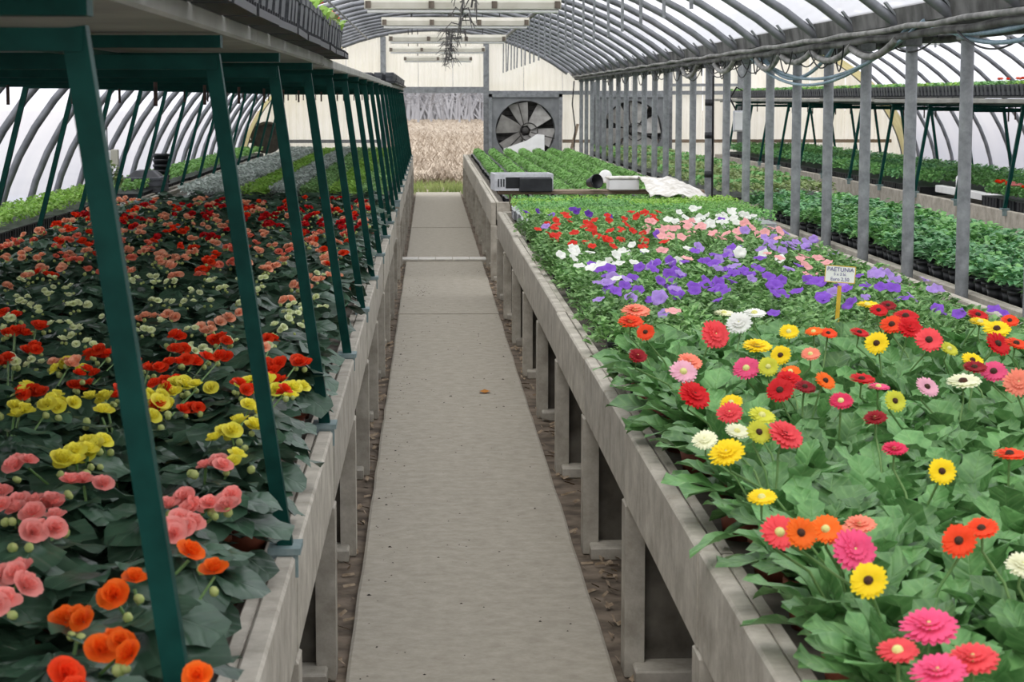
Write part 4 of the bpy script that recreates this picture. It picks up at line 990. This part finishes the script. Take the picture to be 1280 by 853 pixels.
# pipes strapped along the gutter
for k, (x, z, rr, m_) in enumerate(((2.525, 2.075, .016, 'pipe'), (2.56, 2.035, .022, 'gutter'), (2.75, 2.02, .024, 'gutter'))):
    pts = [(x + .006 * sin(y * 1.7 + k), y, z + .007 * sin(y * 4.1 + k * 2)) for y in [2 + .6 * q for q in range(59)]]
    b = MB(); b.tube(pts, rr, 7); tag(obj('service_pipe', b.mesh('service_pipe', M[m_])), 'grey service pipe strapped along the gutter above the posts, %s of three' % nth(k + 1), 'pipe', 'service pipes along the gutter')
def sag(p, q, d, n=16): 
    p = Vector(p); q = Vector(q)
    return [p.lerp(q, i / n) - Vector((0, 0, d * 4 * (i / n) * (1 - i / n))) for i in range(n + 1)]
def hose(name, pts, rr, m_, label, cat, group=None):
    b = MB(); b.tube(pts, rr, 6); return tag(obj(name, b.mesh(name, M[m_])), label, cat, group)
hose('hose', sag((2.585, 16.8, 2.02), (2.575, 11.2, 2.08), .26), .011, 'hose', 'blue grey hose drooping in the deepest loop below the gutter', 'hose')
hose('hose', sag((2.60, 16.5, 2.02), (2.56, 10.8, 2.10), .23), .011, 'hose', 'blue grey hose looping just above the deepest drooping hose', 'hose')
hose('hose', sag((2.61, 16.2, 1.99), (2.60, 13.4, 2.03), .17), .013, 'hose', 'dark green grey hose drooping in a short loop between two posts', 'hose')
hose('hose', sag((2.56, 10.6, 2.05), (2.58, 8.0, 2.10), .07), .014, 'hose', 'blue hose hanging slack across the front posts', 'hose')
hose('hose', sag((2.59, 10.4, 2.04), (2.56, 8.0, 2.06), .10), .012, 'hose', 'thin blue hose hanging just below the slack blue hose', 'hose')
for k, (a, c, d) in enumerate(((13.9, 12.6, .07), (12.6, 11.4, .07), (15.1, 13.9, .06), (16.3, 15.2, .09), (18.7, 17.5, .08), (21.1, 19.9, .10))):
    hose('ribbed_pipe', sag((2.55, a, 2.0), (2.55, c, 2.02), d), .021, 'pipe', 'pale ribbed pipe sagging below the gutter between posts, %s span' % nth(k + 1), 'pipe', 'ribbed pipe spans below the gutter')
r = random.Random(23)
for k in range(46):
    y = r.uniform(8.5, 30); 
    hose('loose_cable', sag((2.55 + r.uniform(-.05, .12), y, 2.02), (2.56 + r.uniform(-.05, .12), y + r.uniform(.5, 1.3), 2.02), r.uniform(.04, .16)), .005, 'cable', 'thin dark cable loop hanging under the gutter, %s loop' % nth(k + 1), 'cable', 'cable loops under the gutter')
hose('drop_cable', [(2.50, 36.2, 2.0), (2.47, 36.2, 1.6), (2.52, 36.2, 1.2), (2.50, 36.2, .75)], .012, 'cable', 'black cable hanging down the cream wall beside the last post', 'cable')
py = POST_Y[11]
hose('post_cable', [(POST_X + .04, py, 2.0), (POST_X + .045, py, 1.2), (POST_X + .04, py, .75)], .011, 'cable', 'black cable running down the taped steel post', 'cable')
# controller box
t = thing('control_box', 'small white control box hung on a cable loop between two posts', 'box', (2.80, POST_Y[10] + .25, 1.40))
b = MB(); b.bbox(-.045, .045, -.035, .035, 0, .19, .008); obj('casing', b.mesh('casing', M['foam']), t)
b = MB(); b.bbox(-.038, .038, -.042, -.034, .012, .178, .003); obj('lid', b.mesh('lid', M['white']), t)
b = MB(); b.tube([(-.02, 0, .19), (-.08, 0, .30), (-.02, 0, .40), (.05, 0, .36), (.03, 0, .19)], .009, 6); obj('cable', b.mesh('cable', M['cable']), t)

# ------------------------------------------------------------------ odds and ends
# plank and goods between the two bench sections
b = MB(); b.bbox(-.0, 1.86, -.14, .14, 0, .035, .004); plank = tag(obj('plank', b.mesh('plank', M['wood']), None, (.62, 18.85, .84), (0, 0, radians(2))), 'wooden plank bridging the gap between the two planted benches', 'plank')
for k, x in enumerate((.75, 2.2)):
    t = thing('trestle', 'low dark trestle under the plank, %s from the path' % ('first', 'second')[k], 'trestle', (x, 18.87 + .03 * k, -.03), 0, 'trestles under the plank')
    b = MB(); b.bbox(-.03, .03, -.12, .12, .77, .868, .004); obj('beam', b.mesh('beam', M['wood']), t)
    for s in (-1, 1):
        b = MB(); b.bar((0, s * .2, 0), (0, s * .05, .77), .04, .04); obj('leg', b.mesh('leg', M['wood']), t)
def foam_crate(x, y, z, rot, label, front):
    t = thing('foam_crate', label, 'crate', (x, y, z), rot)
    b = MB(); w, l, h = .265, .22, .15
    b.box(-w, w, -l, l, 0, .02); b.box(-w, -w + .02, -l, l, .02, h); b.box(w - .02, w, -l, l, .02, h); b.box(-w + .02, w - .02, l - .02, l, .02, h)
    b.box(-w + .02, w - .02, -l, -l + .02, h - .03, h); b.box(-w + .02, -w + .10, -l, -l + .02, .02, h - .03)
    obj('body', b.mesh('body', M['foam']), t)
    b = MB(); b.box(-w + .10, w - .02, -l + .006, -l + .016, .02, h - .03); obj('front_panel', b.mesh('front_panel', M['black']), t)
    b = MB()
    for k in range(3): b.box(-w + .03 + .024 * k, -w + .042 + .024 * k, -l - .004, -l + .001, .035, h - .045)
    obj('vent', b.mesh('vent', M['black']), t)
    return t
foam_crate(.83, 18.88, .877, radians(3), 'grey polystyrene crate with black front lying on the plank', 1)
b = MB(); b.bbox(-.145, .145, -.04, .04, 0, .125, .008); tag(obj('black_crate', b.mesh('black_crate', M['black']), None, (.945, 18.62, .868), (0, 0, radians(3))), 'shallow black crate leaning at the front of the plank', 'crate')
b = MB(); b.lathe([(.04, 0), (.062, .11), (.066, .11), (.066, .125), (.06, .125), (.038, .004), (0, .004)], 16)
tag(obj('empty_pot', b.mesh('empty_pot', M['black']), None, (1.44, 18.78, .94), (radians(80), 0, radians(30))), 'empty black pot tipped on its side on the plank', 'pot')
t = thing('white_box', 'white plastic box standing on the plank', 'box', (1.74, 18.78, .876), radians(3))
b = MB(); b.bbox(-.135, .135, -.10, .10, 0, .10, .01); obj('body', b.mesh('body', M['white']), t)
b = MB(); b.bbox(-.145, .145, -.11, .11, .10, .125, .008); obj('lid', b.mesh('lid', M['fleece']), t)
b = MB(); b.lathe([(0, -.004), (.05, -.004), (.062, .006), (.05, .012), (0, .012)], 18); tag(obj('white_disc', b.mesh('white_disc', M['white']), None, (1.60, 18.98, .99), (radians(82), 0, radians(-10))), 'round white lid propped up behind the white box', 'lid')
# white sheet
b = MB(); n = 14; vs = []
for j in range(n + 1):
    for i in range(n + 1):
        u, v = i / n, j / n; x = 1.86 + .56 * u; y = 17.55 + 1.55 * v
        z = .985 + .03 * sin(u * 5 + v * 3) * .5 + .015 * sin(u * 17 + v * 23) - .12 * max(0, u - .6) / .4 - .11 * max(0, .5 - v) / .5
        vs.append((x, y, z))
b.add(vs, [(j * (n + 1) + i, j * (n + 1) + i + 1, (j + 1) * (n + 1) + i + 1, (j + 1) * (n + 1) + i) for j in range(n) for i in range(n)], True)
sh = obj('fleece_sheet', b.mesh('fleece_sheet', M['fleece'])); md = sh.modifiers.new('thick', 'SOLIDIFY'); md.thickness = .006
tag(sh, 'dusty white fleece sheet thrown over the bench end by the posts', 'sheet')
b = MB(); b.add([(x, y, z) for y in (0, .03) for x, z in ((-.42, 0), (.30, 0), (.30, .36), (.17, .38), (0, .27), (-.42, .12))], [(0, 1, 2, 3, 4, 5), (11, 10, 9, 8, 7, 6)] + [(i, 6 + i, 6 + (i + 1) % 6, (i + 1) % 6) for i in range(6)])
tag(obj('white_offcut', b.mesh('white_offcut', M['white']), None, (1.72, 36.75, .70), (radians(-6), 0, 0)), 'broken white sheet offcut standing before the lower part of the exhaust fan', 'panel')
b = MB(); b.bar((2.3, 36.9, .0), (2.62, 36.95, 1.25), .05, .02); tag(obj('lath', b.mesh('lath', M['wood'])), 'thin wooden lath leaning against the end wall by the posts', 'lath')
# name card in the petunias
p = at_z(1045, 392, .86)
t = thing('plant_sign', 'white handwritten price card on a yellow stake among the petunias', 'sign', (p.x, p.y, .80), radians(-4))
hh = 68 * p.y / FPX
b = MB(); b.bar((0, 0, -.05), (.012, 0, hh * .80), .016, .006); obj('stake', b.mesh('stake', M['yellow_wood']), t)
k = p.y / FPX
b = MB(); b.bbox(-19 * k, 19 * k, -.004, .002, -10.5 * k, 10.5 * k, .0012); cardo = obj('card', b.mesh('card', M['card']), t, (.012, -.008, hh * 1.02), (0, radians(4), 0))
b = MB(); w, h = 19.3 * k, 10.8 * k
for q in ((-w, w, h - .003, h), (-w, w, -h, -h + .003), (-w, -w + .003, -h, h), (w - .003, w, -h, h)): b.box(q[0], q[1], -.0046, -.002, q[2], q[3])
obj('card_border', b.mesh('card_border', M['yellow_wood']), cardo)
for txt, zz, sz in (('PAETUNIA', 3.6, 7.2), ('5 x 2 bl.', -1.6, 5.0), ('Euro 2,50', -8.2, 6.0)):
    cu = bpy.data.curves.new('lettering', 'FONT'); cu.body = txt; cu.size = sz * k; cu.align_x = 'CENTER'; cu.extrude = .0003; cu.materials.append(M['ink'])
    tmp = bpy.data.objects.new('lettering_curve', cu); C.objects.link(tmp); bpy.context.view_layer.update()
    me = bpy.data.meshes.new_from_object(tmp.evaluated_get(bpy.context.evaluated_depsgraph_get())); bpy.data.objects.remove(tmp)
    obj('lettering', me, cardo, (0, -.0052, zz * k), (radians(90), 0, 0))
# things by the film wall on the outer bench
t = thing('potted_shrub', 'small leafy shrub below the cream valve boxes by the film wall', 'plant', (-3.03, 19.72, .73))
obj('pot', black_pot, t); b = leaf_mass('foliage', 140, 300, .30, .30, .32, .06, .04, M['olive_leaf'], .8, True, .08, edge=.5); obj('foliage', b, t)
t = thing('valve_box', 'cream twin valve box on the film wall above the shrub', 'box', (-3.05, 19.9, 1.07))
for s, m_ in ((-1, 'creambar'), (1, 'creambar')):
    b = MB(); b.bbox(-.032, .032, -.04, .04, 0, .15, .006); obj('cover', b.mesh('cover', M[m_]), t, (s * .07, 0, 0))
b = MB(); b.bbox(-.035, .035, -.035, .035, .0, .14, .006); obj('door', b.mesh('door', M['white']), t)
b = MB(); b.tube([(-.14, 0, .12), (-.07, 0, .12)], .012, 8); obj('tap', b.mesh('tap', M['clamp']), t)
b = MB(); b.tube([(0, 0, .14), (0, .0, .42)], .005, 5); obj('cable', b.mesh('cable', M['cable']), t)
b = MB(); b.tube([(-.02, 0, 0), (-.02, 0, -.36)], .012, 6); obj('standpipe', b.mesh('standpipe', M['pipe']), t)
t = thing('plastic_crate', 'dark grey crate with folded black film on top by the film wall', 'crate', (-2.98, 22.0, DECK))
fx, fy, fz = .20, .3, .20
b = MB(); b.bbox(-fx, fx, -fy, fy, 0, fz, .008)
for q in range(3): b.box(-fx - .008, fx + .008, -fy - .008, fy + .008, .05 + .06 * q, .06 + .06 * q)
obj('body', b.mesh('body', M['greyblack']), t)
b = MB(); b.add([(-.16, -.25, .2), (.16, -.25, .2), (.16, .25, .2), (-.16, .25, .2), (-.10, -.16, .26), (.08, -.14, .275), (.10, .16, .26), (-.08, .15, .27)], [(0, 1, 5, 4), (1, 2, 6, 5), (2, 3, 7, 6), (3, 0, 4, 7), (4, 5, 6, 7)], True); obj('film_bundle', b.mesh('film_bundle', M['black']), t)
for k in range(6):
    b = MB(); b.lathe([(.065, 0), (.085, .10), (.092, .10), (.092, .125), (.084, .125), (.064, .006), (0, .006)], 16)
    tag(obj('stacked_pot', b.mesh('stacked_pot', M['black']), None, (-2.93, 22.9, DECK + .058 * k)), 'black pot nested in the tall pot stack by the film wall, %s from below' % nth(k + 1), 'pot', 'nested pots in the stack')
# bottle on the far bench edge
p = at_z(1205, 247, .74)
t = thing('bottle', 'white plastic bottle standing on the white batten of the film wall bench', 'bottle', (5.32, 20.7, .80))
b = MB(); b.lathe([(0, 0), (.05, 0), (.053, .01), (.053, .11), (.022, .155), (.02, .165)], 14); obj('body', b.mesh('body', M['white']), t)
b = MB(); b.lathe([(.022, .165), (.022, .19), (0, .19)], 12); obj('cap', b.mesh('cap', M['foam']), t)
print('objects', len(bpy.data.objects))
